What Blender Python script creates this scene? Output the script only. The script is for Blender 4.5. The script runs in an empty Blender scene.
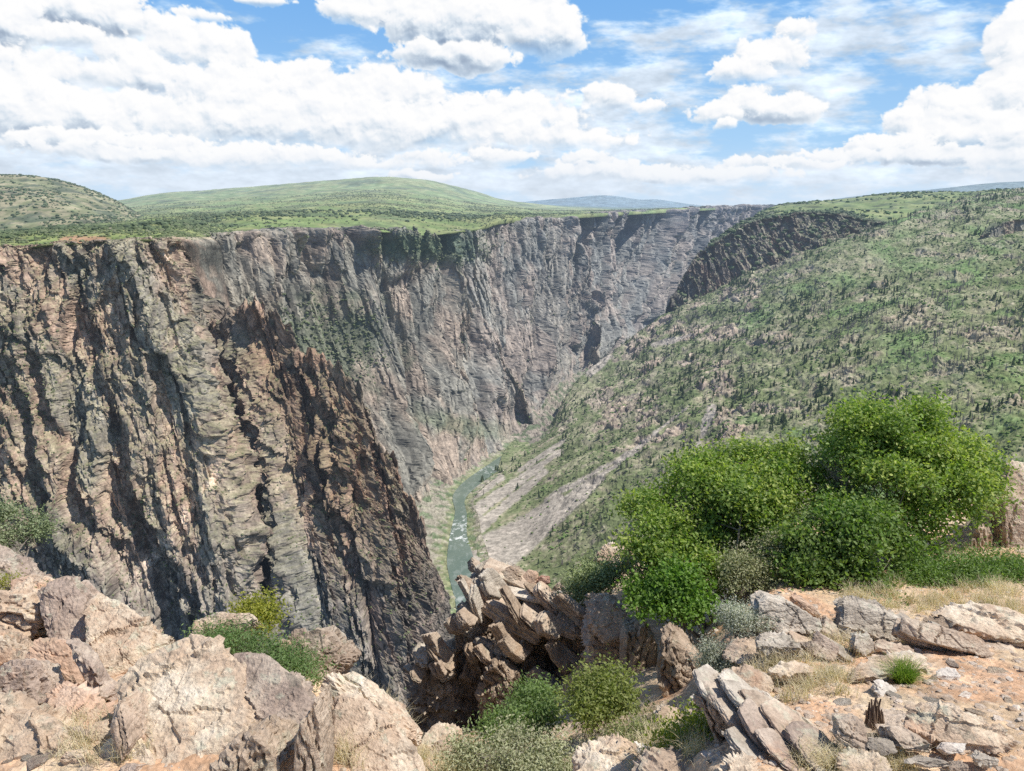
import bpy, bmesh, math, random
import numpy as np
from mathutils import Vector
RNG = np.random.default_rng(7)
random.seed(7)
SC = bpy.context.scene
COL = SC.collection
F32 = np.float32
# ------------------------------------------------------------------ camera
FPX = 750.0
TILT = math.atan(185.5 / FPX)
CT, ST = math.cos(TILT), math.sin(TILT)
cam_d = bpy.data.cameras.new("camera")
cam = bpy.data.objects.new("camera", cam_d)
COL.objects.link(cam)
cam_d.sensor_width = 36.0
cam_d.lens = FPX / 1024 * 36.0
cam_d.clip_start = 0.05
cam_d.clip_end = 200000
cam.rotation_euler = (math.pi / 2 - TILT, 0, 0)
SC.camera = cam

def at(px, py, Y):
    v = (385.5 - py) / FPX
    c = CT + v * ST
    s = -ST + v * CT
    return np.array([Y * (px - 512) / FPX / c, Y, Y * s / c])

def atz(px, py, z):
    v = (385.5 - py) / FPX
    c = CT + v * ST
    s = -ST + v * CT
    return at(px, py, z * c / s)

def pix(P):
    """where points stand in the photograph (to place ground cover patches)"""
    x, y, z = P[..., 0], P[..., 1], P[..., 2]
    d = y * CT - z * ST
    d = np.maximum(d, 1e-3)
    return 512 + FPX * x / d, 385.5 - FPX * (y * ST + z * CT) / d

# ------------------------------------------------------------------ noise
_perm = np.random.default_rng(11).permutation(256).astype(np.int32)
_perm = np.concatenate([_perm, _perm])
_g = np.array([[1,1,0],[-1,1,0],[1,-1,0],[-1,-1,0],[1,0,1],[-1,0,1],[1,0,-1],[-1,0,-1],[0,1,1],[0,-1,1],[0,1,-1],[0,-1,-1],[1,1,0],[-1,1,0],[0,-1,1],[0,-1,-1]], dtype=F32)

def perlin(x, y, z):
    x = np.asarray(x, F32); y = np.asarray(y, F32); z = np.asarray(z, F32)
    xi = np.floor(x); yi = np.floor(y); zi = np.floor(z)
    xf = x - xi; yf = y - yi; zf = z - zi
    xi = xi.astype(np.int32) & 255; yi = yi.astype(np.int32) & 255; zi = zi.astype(np.int32) & 255
    u = xf*xf*xf*(xf*(xf*6-15)+10); v = yf*yf*yf*(yf*(yf*6-15)+10); w = zf*zf*zf*(zf*(zf*6-15)+10)
    def corner(i, j, k):
        h = _perm[_perm[_perm[xi+i] + ((yi+j) & 255)] + ((zi+k) & 255)] & 15
        g = _g[h]
        return g[..., 0]*(xf-i) + g[..., 1]*(yf-j) + g[..., 2]*(zf-k)
    a = corner(0,0,0); a += u*(corner(1,0,0)-a)
    b = corner(0,1,0); b += u*(corner(1,1,0)-b)
    a += v*(b-a)
    c = corner(0,0,1); c += u*(corner(1,0,1)-c)
    d = corner(0,1,1); d += u*(corner(1,1,1)-d)
    c += v*(d-c)
    return a + w*(c-a)

def fbm(x, y, z, octs=4, gain=0.5, lac=2.03, ridged=False):
    s = 0; a = 1.0; f = 1.0
    for o in range(octs):
        n = perlin(x*f+o*17.3, y*f+o*5.1, z*f-o*9.7)
        s = s + a * ((1 - 2*np.abs(n)) if ridged else n)
        a *= gain; f *= lac
    return s

def rnd2(ix, iy, k):
    h = (ix.astype(np.int64)*374761393 + iy.astype(np.int64)*668265263 + k*1442695041) & 0xffffffff
    h = ((h ^ (h >> 13)) * 1274126177) & 0xffffffff
    h = h ^ (h >> 16)
    return ((h & 0xffffff) / float(0x1000000)).astype(F32)

def cells(a, b, seed=0):
    """2-D cell noise: nearest and second distances, two random values of the cell, offset from its seed"""
    ai = np.floor(a); bi = np.floor(b)
    F1 = np.full(a.shape, 9., F32); F2 = F1.copy()
    da = np.zeros(a.shape, F32); db = da.copy(); ca = ai.copy(); cb = bi.copy()
    for i in (-1, 0, 1):
        for j in (-1, 0, 1):
            x = ai+i; y = bi+j
            ox = x + 0.1 + 0.8*rnd2(x, y, seed*7+1) - a
            oy = y + 0.1 + 0.8*rnd2(x, y, seed*7+2) - b
            d = np.sqrt(ox*ox+oy*oy)
            m = d < F1
            F2 = np.where(m, F1, np.minimum(F2, d))
            F1 = np.where(m, d, F1)
            da = np.where(m, -ox, da); db = np.where(m, -oy, db)
            ca = np.where(m, x, ca); cb = np.where(m, y, cb)
    return F1, F2, rnd2(ca, cb, seed*7+3), rnd2(ca, cb, seed*7+4), da, db

def blocks(a, b, seed, k, colmix=.0):
    """tilted blocks, each at its own depth, with softened steps between them"""
    ai = np.floor(a); bi = np.floor(b)
    ds = []; F1 = np.full(a.shape, 9., F32); F2 = F1.copy()
    R1 = np.zeros(a.shape, F32); R2 = R1.copy()
    for i in (-1, 0, 1):
        for j in (-1, 0, 1):
            x = ai+i; y = bi+j
            ox = x + 0.1 + 0.8*rnd2(x, y, seed*7+1) - a
            oy = y + 0.1 + 0.8*rnd2(x, y, seed*7+2) - b
            d = np.sqrt(ox*ox+oy*oy)
            r1 = colmix*rnd2(x, x*0, seed*7+3) + (1-colmix)*rnd2(x, y, seed*7+3); r2 = rnd2(x, y*0+np.floor(y/3), seed*7+4)
            m = d < F1
            F2 = np.where(m, F1, np.minimum(F2, d)); F1 = np.where(m, d, F1)
            R1 = np.where(m, r1, R1); R2 = np.where(m, r2, R2)
            ds.append((d, ((r1-.5)*2 - (r2-.5)*2.0*ox - .9*(r1-.5)*oy).astype(F32)))
    num = 0; den = 0
    for d, v in ds:
        w = np.exp(-k*(d-F1)); num = num + w*v; den = den + w
    return num/den, F2-F1, R1, R2

def blocks3(x, y, z, seed):
    """angular blocks in space: depth of the nearest cell plus its tilt"""
    xi = np.floor(x); yi = np.floor(y); zi = np.floor(z)
    F1 = np.full(x.shape, 9., F32); V = np.zeros(x.shape, F32)
    for i in (-1, 0, 1):
        for j in (-1, 0, 1):
            for k in (-1, 0, 1):
                cx, cy, cz = xi+i, yi+j, zi+k
                h = (cx.astype(np.int64)*374761393 + cy.astype(np.int64)*668265263 + cz.astype(np.int64)*2147483647 + seed*974711) & 0xffffffff
                h = ((h ^ (h >> 13))*1274126177) & 0xffffffff; h ^= h >> 16
                r1 = (h & 1023)/1023.; r2 = ((h >> 10) & 1023)/1023.; r3 = ((h >> 20) & 1023)/1023.
                ox = cx+.15+.7*r1-x; oy = cy+.15+.7*r2-y; oz = cz+.15+.7*r3-z
                d = ox*ox+oy*oy+oz*oz
                m = d < F1
                F1 = np.where(m, d, F1)
                V = np.where(m, (r1*7.13+r2*3.7) % 1.0*2-1 + 1.6*(r2-.5)*ox + 1.6*(r3-.5)*oy + 1.6*(r1-.5)*oz, V)
    return V

def sstep(a, b, x):
    t = np.clip((x-a)/(b-a), 0, 1)
    return t*t*(3-2*t)

# ------------------------------------------------------------------ mesh helpers
def mesh_np(name, verts, faces, mat, cols=None, smooth=False, parent=None, loc=None, attr='Col'):
    """faces: (n,3) or (n,4) array"""
    verts = np.asarray(verts, F32).reshape(-1, 3)
    if loc is not None:
        verts = verts - np.asarray(loc, F32)
    faces = np.asarray(faces, np.int32)
    me = bpy.data.meshes.new(name)
    n, k = faces.shape
    me.vertices.add(len(verts)); me.vertices.foreach_set('co', verts.ravel())
    me.loops.add(n*k); me.loops.foreach_set('vertex_index', faces.ravel())
    me.polygons.add(n)
    me.polygons.foreach_set('loop_start', np.arange(0, n*k, k, dtype=np.int32))
    me.polygons.foreach_set('loop_total', np.full(n, k, np.int32))
    me.polygons.foreach_set('use_smooth', np.full(n, smooth, bool))
    me.update(calc_edges=True)
    if cols is not None:
        cols = np.asarray(cols, F32).reshape(-1, 3)
        a = me.color_attributes.new(attr, 'FLOAT_COLOR', 'POINT')
        a.data.foreach_set('color', np.concatenate([cols, np.ones((len(cols), 1), F32)], 1).ravel())
    if mat is not None:
        me.materials.append(mat)
    o = bpy.data.objects.new(name, me)
    if loc is not None:
        o.location = loc
    COL.objects.link(o)
    if parent is not None:
        o.parent = parent
    return o

def tag(o, label=None, cat=None, group=None, kind=None):
    if label: o['label'] = label
    if cat: o['category'] = cat
    if group: o['group'] = group
    if kind: o['kind'] = kind
    return o

def empty(name, loc):
    o = bpy.data.objects.new(name, None)
    COL.objects.link(o); o.location = loc; o.empty_display_size = 0.2
    return o

def grid_faces(nr, nc):
    i = np.arange(nr-1)[:, None]*nc + np.arange(nc-1)[None]
    i = i.ravel()
    return np.stack([i, i+1, i+1+nc, i+nc], 1)

def grid_normals(P):
    du = np.gradient(P, axis=1); dv = np.gradient(P, axis=0)
    n = np.cross(du, dv)
    n /= np.linalg.norm(n, axis=-1, keepdims=True) + 1e-9
    return n

def cr(ctrl, t):
    """Catmull-Rom along axis 0 at positions t (in index units)"""
    n = len(ctrl)
    i = np.clip(np.floor(t).astype(int), 0, n-2)
    f = (t - i).reshape((-1,)+(1,)*(ctrl.ndim-1))
    ext = np.concatenate([[2*ctrl[0]-ctrl[1]], ctrl, [2*ctrl[-1]-ctrl[-2]]])
    p0, p1, p2, p3 = ext[i], ext[i+1], ext[i+2], ext[i+3]
    return 0.5*((2*p1) + (-p0+p2)*f + (2*p0-5*p1+4*p2-p3)*f*f + (-p0+3*p1-3*p2+p3)*f**3)

def arc_t(ctrl, n, axis_mean):
    """n parameter values spaced evenly by length"""
    t = np.linspace(0, len(ctrl)-1, 40*len(ctrl))
    q = cr(ctrl, t)
    d = np.linalg.norm(np.diff(q, axis=0), axis=-1)
    if d.ndim > 1: d = d[:, axis_mean]
    L = np.concatenate([[0], np.cumsum(d)])
    s = np.linspace(0, L[-1], n)
    return np.interp(s, L, t), s

def sheet(ctrl, nr, nc, rmean=None, cmean=None):
    """ctrl (R,C,3) -> dense (nr,nc,3), metric coords b (rows) and a (cols)"""
    R, C = ctrl.shape[:2]
    tr, b = arc_t(ctrl, nr, C//2 if cmean is None else cmean)
    q = cr(ctrl, tr)
    qt = np.swapaxes(q, 0, 1)
    tc, a = arc_t(np.swapaxes(ctrl, 0, 1), nc, R//2)
    P = np.swapaxes(cr(qt, tc), 0, 1)
    return P, a, b, tc, tr

def ico(sub):
    bm = bmesh.new()
    bmesh.ops.create_icosphere(bm, subdivisions=sub, radius=1)
    V = np.array([v.co[:] for v in bm.verts], F32)
    Fc = np.array([[v.index for v in f.verts] for f in bm.faces], np.int32)
    bm.free()
    return V, Fc
ICO = {k: ico(k) for k in (1, 2, 3, 4, 5, 6)}

# ------------------------------------------------------------------ materials
def new_mat(name):
    m = bpy.data.materials.new(name); m.use_nodes = True
    nt = m.node_tree; nt.nodes.clear()
    out = nt.nodes.new('ShaderNodeOutputMaterial')
    b = nt.nodes.new('ShaderNodeBsdfPrincipled')
    b.inputs['Roughness'].default_value = 0.9
    b.inputs['Specular IOR Level'].default_value = 0.15
    nt.links.new(b.outputs[0], out.inputs[0])
    return m, nt, b

class NT:
    def __init__(s, nt): s.nt = nt
    def n(s, t, **kw):
        x = s.nt.nodes.new(t)
        for k, v in kw.items(): setattr(x, k, v)
        return x
    def l(s, a, b): s.nt.links.new(a, b)
    def _in(s, node, i, v):
        if hasattr(v, 'is_linked') or hasattr(v, 'links'): s.l(v, node.inputs[i])
        else: node.inputs[i].default_value = v
    def math(s, op, a, b=0.0, c=0.0, clamp=False):
        x = s.n('ShaderNodeMath', operation=op); x.use_clamp = clamp
        for i, v in enumerate((a, b, c)): s._in(x, i, v)
        return x.outputs[0]
    def vmath(s, op, a, b=(0, 0, 0)):
        x = s.n('ShaderNodeVectorMath', operation=op)
        s._in(x, 0, a); s._in(x, 1, b)
        return x.outputs['Value'] if op in ('LENGTH', 'DOT_PRODUCT', 'DISTANCE') else x.outputs[0]
    def noise(s, vec, scale, detail=5, rough=0.55, dist=0.0, out=0):
        x = s.n('ShaderNodeTexNoise')
        if vec is not None: s.l(vec, x.inputs['Vector'])
        x.inputs['Scale'].default_value = scale; x.inputs['Detail'].default_value = detail
        x.inputs['Roughness'].default_value = rough; x.inputs['Distortion'].default_value = dist
        return x.outputs[out]
    def voro(s, vec, scale, feature='F1', out=0, detail=0.0, rough=0.5):
        x = s.n('ShaderNodeTexVoronoi', feature=feature)
        if vec is not None: s.l(vec, x.inputs['Vector'])
        x.inputs['Scale'].default_value = scale
        if 'Detail' in x.inputs: x.inputs['Detail'].default_value = detail; x.inputs['Roughness'].default_value = rough
        return x.outputs[out]
    def ramp(s, fac, stops):
        x = s.n('ShaderNodeValToRGB'); s.l(fac, x.inputs[0])
        e = x.color_ramp.elements
        while len(e) < len(stops): e.new(0.5)
        for q, (p, c) in zip(e, stops):
            q.position = p; q.color = (c, c, c, 1) if isinstance(c, (int, float)) else (*c, 1)
        return x.outputs[0]
    def mix(s, fac, a, b, blend='MIX'):
        x = s.n('ShaderNodeMix', data_type='RGBA', blend_type=blend); x.clamp_factor = True
        s._in(x, 0, fac)
        for i, v in ((6, a), (7, b)):
            if isinstance(v, tuple): x.inputs[i].default_value = (*v, 1)
            else: s.l(v, x.inputs[i])
        return x.outputs[2]
    def mapr(s, v, a, b, c=0., d=1., smooth=False):
        x = s.n('ShaderNodeMapRange')
        if smooth: x.interpolation_type = 'SMOOTHSTEP'
        s.l(v, x.inputs[0])
        for i, q in enumerate((a, b, c, d)): x.inputs[i+1].default_value = q
        return x.outputs[0]
    def bump(s, h, strength, dist, normal=None):
        x = s.n('ShaderNodeBump'); s.l(h, x.inputs['Height'])
        x.inputs['Strength'].default_value = strength; x.inputs['Distance'].default_value = dist
        if normal is not None: s.l(normal, x.inputs['Normal'])
        return x.outputs[0]

def terrain_mat(name, s1, s2, lo=0.62, hi=1.4, bumpd=0.0, rough=0.95, air=0.17):
    """vertex albedo modulated by two noise scales (1/m)"""
    m, nt, b = new_mat(name); T = NT(nt)
    geo = T.n('ShaderNodeNewGeometry').outputs['Position']
    col = T.n('ShaderNodeAttribute', attribute_name='Col').outputs['Color']
    n1 = T.noise(geo, s1, 8, 0.68)
    n2 = T.noise(geo, s2, 5, 0.65)
    f = T.mapr(n1, 0.3, 0.7, lo, hi)
    f2 = T.mapr(n2, 0.3, 0.7, 0.8, 1.22)
    f = T.math('MULTIPLY', f, f2)
    cc = T.n('ShaderNodeCombineColor')
    for i in range(3): T.l(f, cc.inputs[i])
    c = T.mix(1.0, col, cc.outputs[0], 'MULTIPLY')
    T.l(c, b.inputs['Base Color'])
    b.inputs['Roughness'].default_value = rough
    b.inputs['Specular IOR Level'].default_value = 0.05
    if bumpd: T.l(T.bump(n1, 1.0, bumpd), b.inputs['Normal'])
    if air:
        # haze painted as bluish emission that grows with distance and lifts dark ground
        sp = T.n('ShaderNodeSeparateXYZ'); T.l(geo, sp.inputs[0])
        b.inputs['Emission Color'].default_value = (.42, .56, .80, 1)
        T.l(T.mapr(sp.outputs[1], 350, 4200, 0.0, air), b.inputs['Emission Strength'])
    return m
# ------------------------------------------------------------------ light
SUN_AZ, SUN_EL = math.radians(97), math.radians(58)
sdir = Vector((math.sin(SUN_AZ)*math.cos(SUN_EL), math.cos(SUN_AZ)*math.cos(SUN_EL), math.sin(SUN_EL)))
sl = bpy.data.lights.new("sun", 'SUN'); sl.energy = 5.0; sl.angle = math.radians(0.5); sl.color = (1.0, 0.95, 0.87)
so = bpy.data.objects.new("sun", sl); COL.objects.link(so)
so.rotation_euler = sdir.to_track_quat('Z', 'Y').to_euler(); so.location = (0, 0, 60)
SC.view_settings.view_transform = 'Standard'; SC.view_settings.look = 'None'
SC.view_settings.exposure = 0; SC.view_settings.gamma = 1

W = bpy.data.worlds.new("World"); SC.world = W; W.use_nodes = True
nt = W.node_tree; nt.nodes.clear(); T = NT(nt)
wo = T.n('ShaderNodeOutputWorld'); bg = T.n('ShaderNodeBackground'); T.l(bg.outputs[0], wo.inputs[0])
sky = T.n('ShaderNodeTexSky', sky_type='NISHITA'); sky.sun_disc = False
sky.sun_elevation = SUN_EL; sky.sun_rotation = SUN_AZ; sky.altitude = 2500; sky.air_density = 1.0; sky.dust_density = 0.6; sky.ozone_density = 1.5


skc = T.mix(0.0, sky.outputs[0], (1, 1, 1))
T.l(sky.outputs[0], bg.inputs[0]); bg.inputs[1].default_value = 0.15
SC.cycles.use_denoising = False
SC.cycles.max_bounces = 5; SC.cycles.diffuse_bounces = 3; SC.cycles.transmission_bounces = 3; SC.cycles.transparent_max_bounces = 6
SC.cycles.use_adaptive_sampling = True

def skydir(px, py):
    p = at(px, py, 1.0)
    return math.degrees(math.atan2(p[0], p[1])), math.degrees(math.atan2(p[2], math.hypot(p[0], p[1])))

# ------------------------------------------------------------------ clouds: a dome segment far away
def make_sky():
    azs = np.concatenate([np.linspace(-88, -42, 120)[:-1], np.linspace(-42, 42, 1500), np.linspace(42, 88, 120)[1:]]).astype(F32)
    els = np.concatenate([np.linspace(-2.5, -0.6, 6)[:-1], np.linspace(-0.6, 16, 340), np.linspace(16, 30, 60)[1:]]).astype(F32)
    AZ, EL = np.meshgrid(azs, els)
    z0 = 0*AZ
    wx = .8*fbm(AZ*.16, EL*.22, z0+3, 3); wy = .5*fbm(AZ*.16, EL*.22, z0+13, 3)
    def field(items, x, y, k=.22, flat=True):
        acc = np.zeros_like(x); U = np.zeros_like(x)
        for it in items:
            px_, py_, rx, ry, s = it[:5]
            a, e = skydir(px_, py_)
            dy = (y-e)*13.1/ry
            if flat: dy = np.where(dy < 0, dy*1.35, dy)
            L = np.hypot((x-a)*13.1/(rx*1.08), dy/1.08)
            w = np.exp((s*(1.0-L))/k*2); acc = acc + w
            if flat: U = U + w*it[5]*sstep(.35, -.55, (y-e)*13.1/ry)
        if flat: return np.log(acc+1e-4)*k/2, U/(acc+1e-4)
        return np.log(acc+1e-4)*k/2
    CUM = [ # px, py, rx, ry, strength, darkness of its underside
      (40, 12, 105, 26, 1.1, .9), (110, 6, 40, 16, 1.0, .6), (-60, 20, 80, 30, 1.1, .9), (70, 42, 26, 10, .8, .2),
      (185, 48, 34, 24, 1.2, 0), (222, 60, 34, 28, 1.1, 0), (128, 60, 26, 20, 1.1, .1), (150, 82, 40, 22, 1.0, .35), (55, 76, 40, 18, 1.0, .3), (15, 95, 50, 24, 1.0, .4), (-60, 100, 90, 50, 1.0, .3),
      (45, 122, 80, 18, 1.0, .7), (130, 148, 110, 12, 1.0, .5), (120, 120, 70, 24, .9, .1), (240, 105, 70, 34, 1.0, 0),
      (300, 84, 60, 20, 1.0, 0), (375, 98, 80, 26, .9, 0), (300, 125, 130, 30, .9, .1), (420, 128, 120, 26, .8, .1), (240, 158, 160, 8, .8, .2), (500, 120, 80, 26, .7, 0), (560, 140, 60, 14, .6, 0),
      (350, 14, 28, 16, 1.0, .2), (400, 10, 60, 24, 1.1, .5), (460, 26, 80, 32, 1.1, .8), (545, 36, 46, 28, 1.2, .4), (515, 15, 50, 26, 1.0, .3), (450, 58, 64, 14, 1.0, 1.0),
      (765, 112, 56, 16, 1.1, .5), (745, 104, 26, 14, .9, 0), (720, 118, 22, 8, .8, .1), (770, 62, 34, 22, .8, 0), (742, 72, 24, 12, .8, 0), (800, 26, 14, 9, .8, 0), (606, 98, 24, 11, 1.0, .2), (652, 105, 18, 8, .8, 0),
      (600, 176, 60, 8, .9, .2), (586, 164, 24, 9, 1.0, 0), (640, 174, 50, 9, .9, .1), (700, 178, 70, 7, .9, .1), (740, 168, 22, 8, .9, 0), (795, 168, 40, 6, .8, 0), (430, 158, 30, 8, .9, 0), (500, 158, 24, 7, .9, 0), (420, 176, 30, 5, .8, 0),
      (1018, 45, 22, 32, 1.2, 0), (1030, 80, 34, 34, 1.2, 0), (1060, 110, 60, 40, 1.2, .1), (965, 112, 44, 26, 1.1, 0), (925, 130, 34, 20, 1.1, 0), (985, 135, 60, 22, 1.1, .2), (880, 150, 46, 12, 1.0, .1), (850, 158, 30, 8, .9, .1), (970, 158, 80, 10, .9, .7),
      (262, 0, 22, 4, .9, .1), (205, 18, 18, 5, .7, 0), (722, 128, 9, 4, .7, 0), (1150, 150, 120, 50, 1., .1), (1180, 40, 100, 30, .9, .1), (-200, 60, 120, 50, 1., .3)]
    VEIL = [(700, 34, 110, 20, .9), (850, 36, 130, 30, .9), (900, 60, 70, 18, .5), (650, 82, 90, 22, 1.), (810, 95, 70, 30, .9), (590, 112, 90, 34, .9), (400, 115, 260, 50, 1.0), (120, 110, 230, 60, 1.0),
      (520, 150, 300, 26, .9), (300, 175, 500, 26, 1.15), (560, 180, 500, 22, 1.1), (900, 180, 300, 18, 1.0), (60, 60, 200, 50, .9), (600, 140, 70, 10, .6)]
    def cau(x, y, seed):
        s = 0; a = 1.; f = 1.; t = 0
        for o in range(5):
            c = cells(x*f + o*3.1, y*f*1.15 - o*7.7, seed+o)
            s = s + a*(1.0 - 1.25*c[0]); t += a; a *= .56; f *= 2.05
        return s/t
    x = AZ+wx; y = EL+wy
    x2 = x + .25*fbm(AZ*1.3, EL*1.3, z0+6, 3); y2 = y + .25*fbm(AZ*1.3, EL*1.3, z0+16, 3)
    C = cau(x2*.42, y2*.52, 41)
    Cf = cau(x2*1.0+9, y2*1.2, 51)
    Fb = fbm(AZ*.9, EL*1.1, z0+31, 6, .62)
    V = field(VEIL, AZ+wx*.6, EL+wy*.6, flat=False) + .75*fbm(AZ*.16, EL*.55, z0+55, 6, .62) + .12*fbm(AZ*.9+EL*.7, EL*1.6, z0+65, 5, .6)
    def shift(Q, daz, dele):
        i = np.clip(np.interp(els+dele, els, np.arange(len(els))), 0, len(els)-1)
        j = np.clip(np.interp(azs+daz, azs, np.arange(len(azs))), 0, len(azs)-1)
        i0 = np.floor(i).astype(int); i1 = np.minimum(i0+1, len(els)-1); f = (i-i0)[:, None]
        Q = Q[i0]*(1-f)+Q[i1]*f
        j0 = np.floor(j).astype(int); j1 = np.minimum(j0+1, len(azs)-1); f = (j-j0)[None]
        return Q[:, j0]*(1-f)+Q[:, j1]*f
    def blur(Q, r):
        for _ in range(2):
            Q = (shift(Q, r, 0)+shift(Q, -r, 0)+shift(Q, 0, r)+shift(Q, 0, -r)+shift(Q, r*.7, r*.7)+shift(Q, -r*.7, -r*.7)+shift(Q, r*.7, -r*.7)+shift(Q, -r*.7, r*.7)+Q)/9
        return Q
    NZ = .75*(C-.22) + .30*(Cf-.22) + .16*Fb
    gz = NZ - shift(NZ, .10, .22); gm = blur(NZ, .22); gm = gm - shift(gm, .3, .6)
    stops = np.array([0, .35, .62, .82, 1.02]); cr_ = np.array([[.55,.61,.70],[.70,.76,.83],[.86,.90,.94],[.96,.97,.985],[1.0,1.0,1.0]])
    ccol = np.zeros(AZ.shape+(3,)); alpha = np.zeros(AZ.shape)
    for it in sorted(CUM, key=lambda q: q[1]+.25*q[3]):
        px_, py_, rx, ry, s_, ud = it
        a, e = skydir(px_, py_)
        dx = (x-a)*13.1/(rx*.92); dy = (y-e)*13.1/(ry*.95)
        L = np.hypot(dx, np.where(dy < 0, dy*1.25, dy))
        dens = (1.0-L)*min(1.0, .35+ry/55)*1.1*s_ + NZ*(.62+.25*(ry < 14)) - .05
        al = sstep(.0, .15, dens)*(1-(.62 if ud < .45 else .15)*sstep(.15, -.8, dy+.4*NZ))
        lit = .87 + .55*gz + .70*gm + .20*dy + .07*dx - (.16+.62*ud)*sstep(.45, -.6, dy+.5*NZ)*sstep(.0, .45, dens)
        lc = np.clip(lit, 0, 1.02)
        c_ = np.stack([np.interp(lc, stops, cr_[:, k]) for k in range(3)], -1)
        ccol = ccol*(1-al[..., None]) + c_*al[..., None]
        alpha = 1-(1-alpha)*(1-al)
    col = ccol/np.maximum(alpha, 1e-3)[..., None]
    va = sstep(-.1, .75, V)*.9
    vcol = np.array((.89, .935, .985)) + .14*(fbm(AZ*.3, EL*.8, z0+77, 5, .6)[..., None])
    # clear sky gradient
    g = sstep(16, 0, EL)[..., None]
    clear = np.array((.47, .69, .93))*(1-g) + np.array((.70, .85, .98))*g
    top = sstep(20, 30, EL)
    hz_ = (sstep(4.5, -.5, EL)*.6)[..., None]
    colr = clear*(1-va[..., None]) + vcol*va[..., None]
    colr = colr*(1-alpha[..., None]) + col*alpha[..., None]
    colr = colr*(1-hz_) + np.array((.88, .92, .97))*hz_
    A = (1-top)*sstep(88, 78, np.abs(AZ))
    a_ = np.radians(AZ); e_ = np.radians(EL); Rr = 60000.
    P = np.stack([np.sin(a_)*np.cos(e_), np.cos(a_)*np.cos(e_), np.sin(e_)], -1)*Rr
    m = bpy.data.materials.new('sky'); m.use_nodes = True
    nt = m.node_tree; nt.nodes.clear(); T = NT(nt)
    out = T.n('ShaderNodeOutputMaterial'); em = T.n('ShaderNodeEmission'); tr = T.n('ShaderNodeBsdfTransparent'); mx = T.n('ShaderNodeMixShader')
    T.l(T.n('ShaderNodeAttribute', attribute_name='Col').outputs['Color'], em.inputs[0])
    T.l(T.n('ShaderNodeAttribute', attribute_name='Cover').outputs['Fac'], mx.inputs[0])
    T.l(tr.outputs[0], mx.inputs[1]); T.l(em.outputs[0], mx.inputs[2]); T.l(mx.outputs[0], out.inputs[0])
    m.cycles.emission_sampling = 'NONE'
    o = mesh_np('sky', P, grid_faces(*AZ.shape)[:, ::-1], m, np.clip(colr, 0, 1)**2.2, smooth=True)
    at_ = o.data.attributes.new('Cover', 'FLOAT', 'POINT'); at_.data.foreach_set('value', A.astype(F32).ravel())
    tag(o, kind='structure')
make_sky()
# ------------------------------------------------------------------ canyon walls
LIB = {}
def lerp(a, b, t): return a + (b-a)*t

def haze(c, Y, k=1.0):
    """aerial haze painted into the albedo: paler and bluer with distance"""
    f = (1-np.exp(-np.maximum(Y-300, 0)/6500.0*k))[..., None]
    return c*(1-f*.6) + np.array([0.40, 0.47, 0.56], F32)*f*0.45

def saw(x, drop=.16):
    f = x-np.floor(x)
    return np.where(f < drop, f/drop, (1-f)/(1-drop))-.5

def rock_disp(a, b, levels, seed, crack=0.5, warp=1.0, fins=(), colmix=.45):
    A = a + warp*(14*perlin(a/120, b/160, np.float32(seed)+0*a))
    B = b + warp*20*perlin(a/90, b/90, 7.7+seed+0*a)
    d = np.zeros(a.shape, F32); rnd = []
    dark = np.zeros(a.shape, F32)
    for k, (la, lb, amp) in enumerate(levels):
        kk = 13 if la > 50 else (22 if la > 18 else 50)
        val, e, r1, r2 = blocks(A/la, B/lb, seed*10+k, kk, colmix)
        d += amp*(val - crack*(1-sstep(0, .18, e)))
        dark += (1-sstep(0, .12, e))*(0.5)  # crevice shade to be painted along block edges
        rnd.append((r1, r2))
    for k, (lam, ln, amp, sh) in enumerate(fins):
        ph = a/lam + sh*b/lam + 1.5*perlin(a/(lam*3.5), b/(lam*9), seed+31+k+0*a) + .35*perlin(a/lam, b/(lam*3), seed+51+k+0*a)
        m = np.clip(.25 + 2.2*perlin(a/(lam*2.2), b/ln, seed+41+k+0*a), 0, 1.5)
        d += amp*m*saw(ph)
        f = ph-np.floor(ph)
        dark += .35*np.clip(m, 0, 1)*np.maximum(sstep(.94, 1., f), sstep(.05, .0, f))  # painted shade in the creases between fins
    return d, rnd, dark

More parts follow.
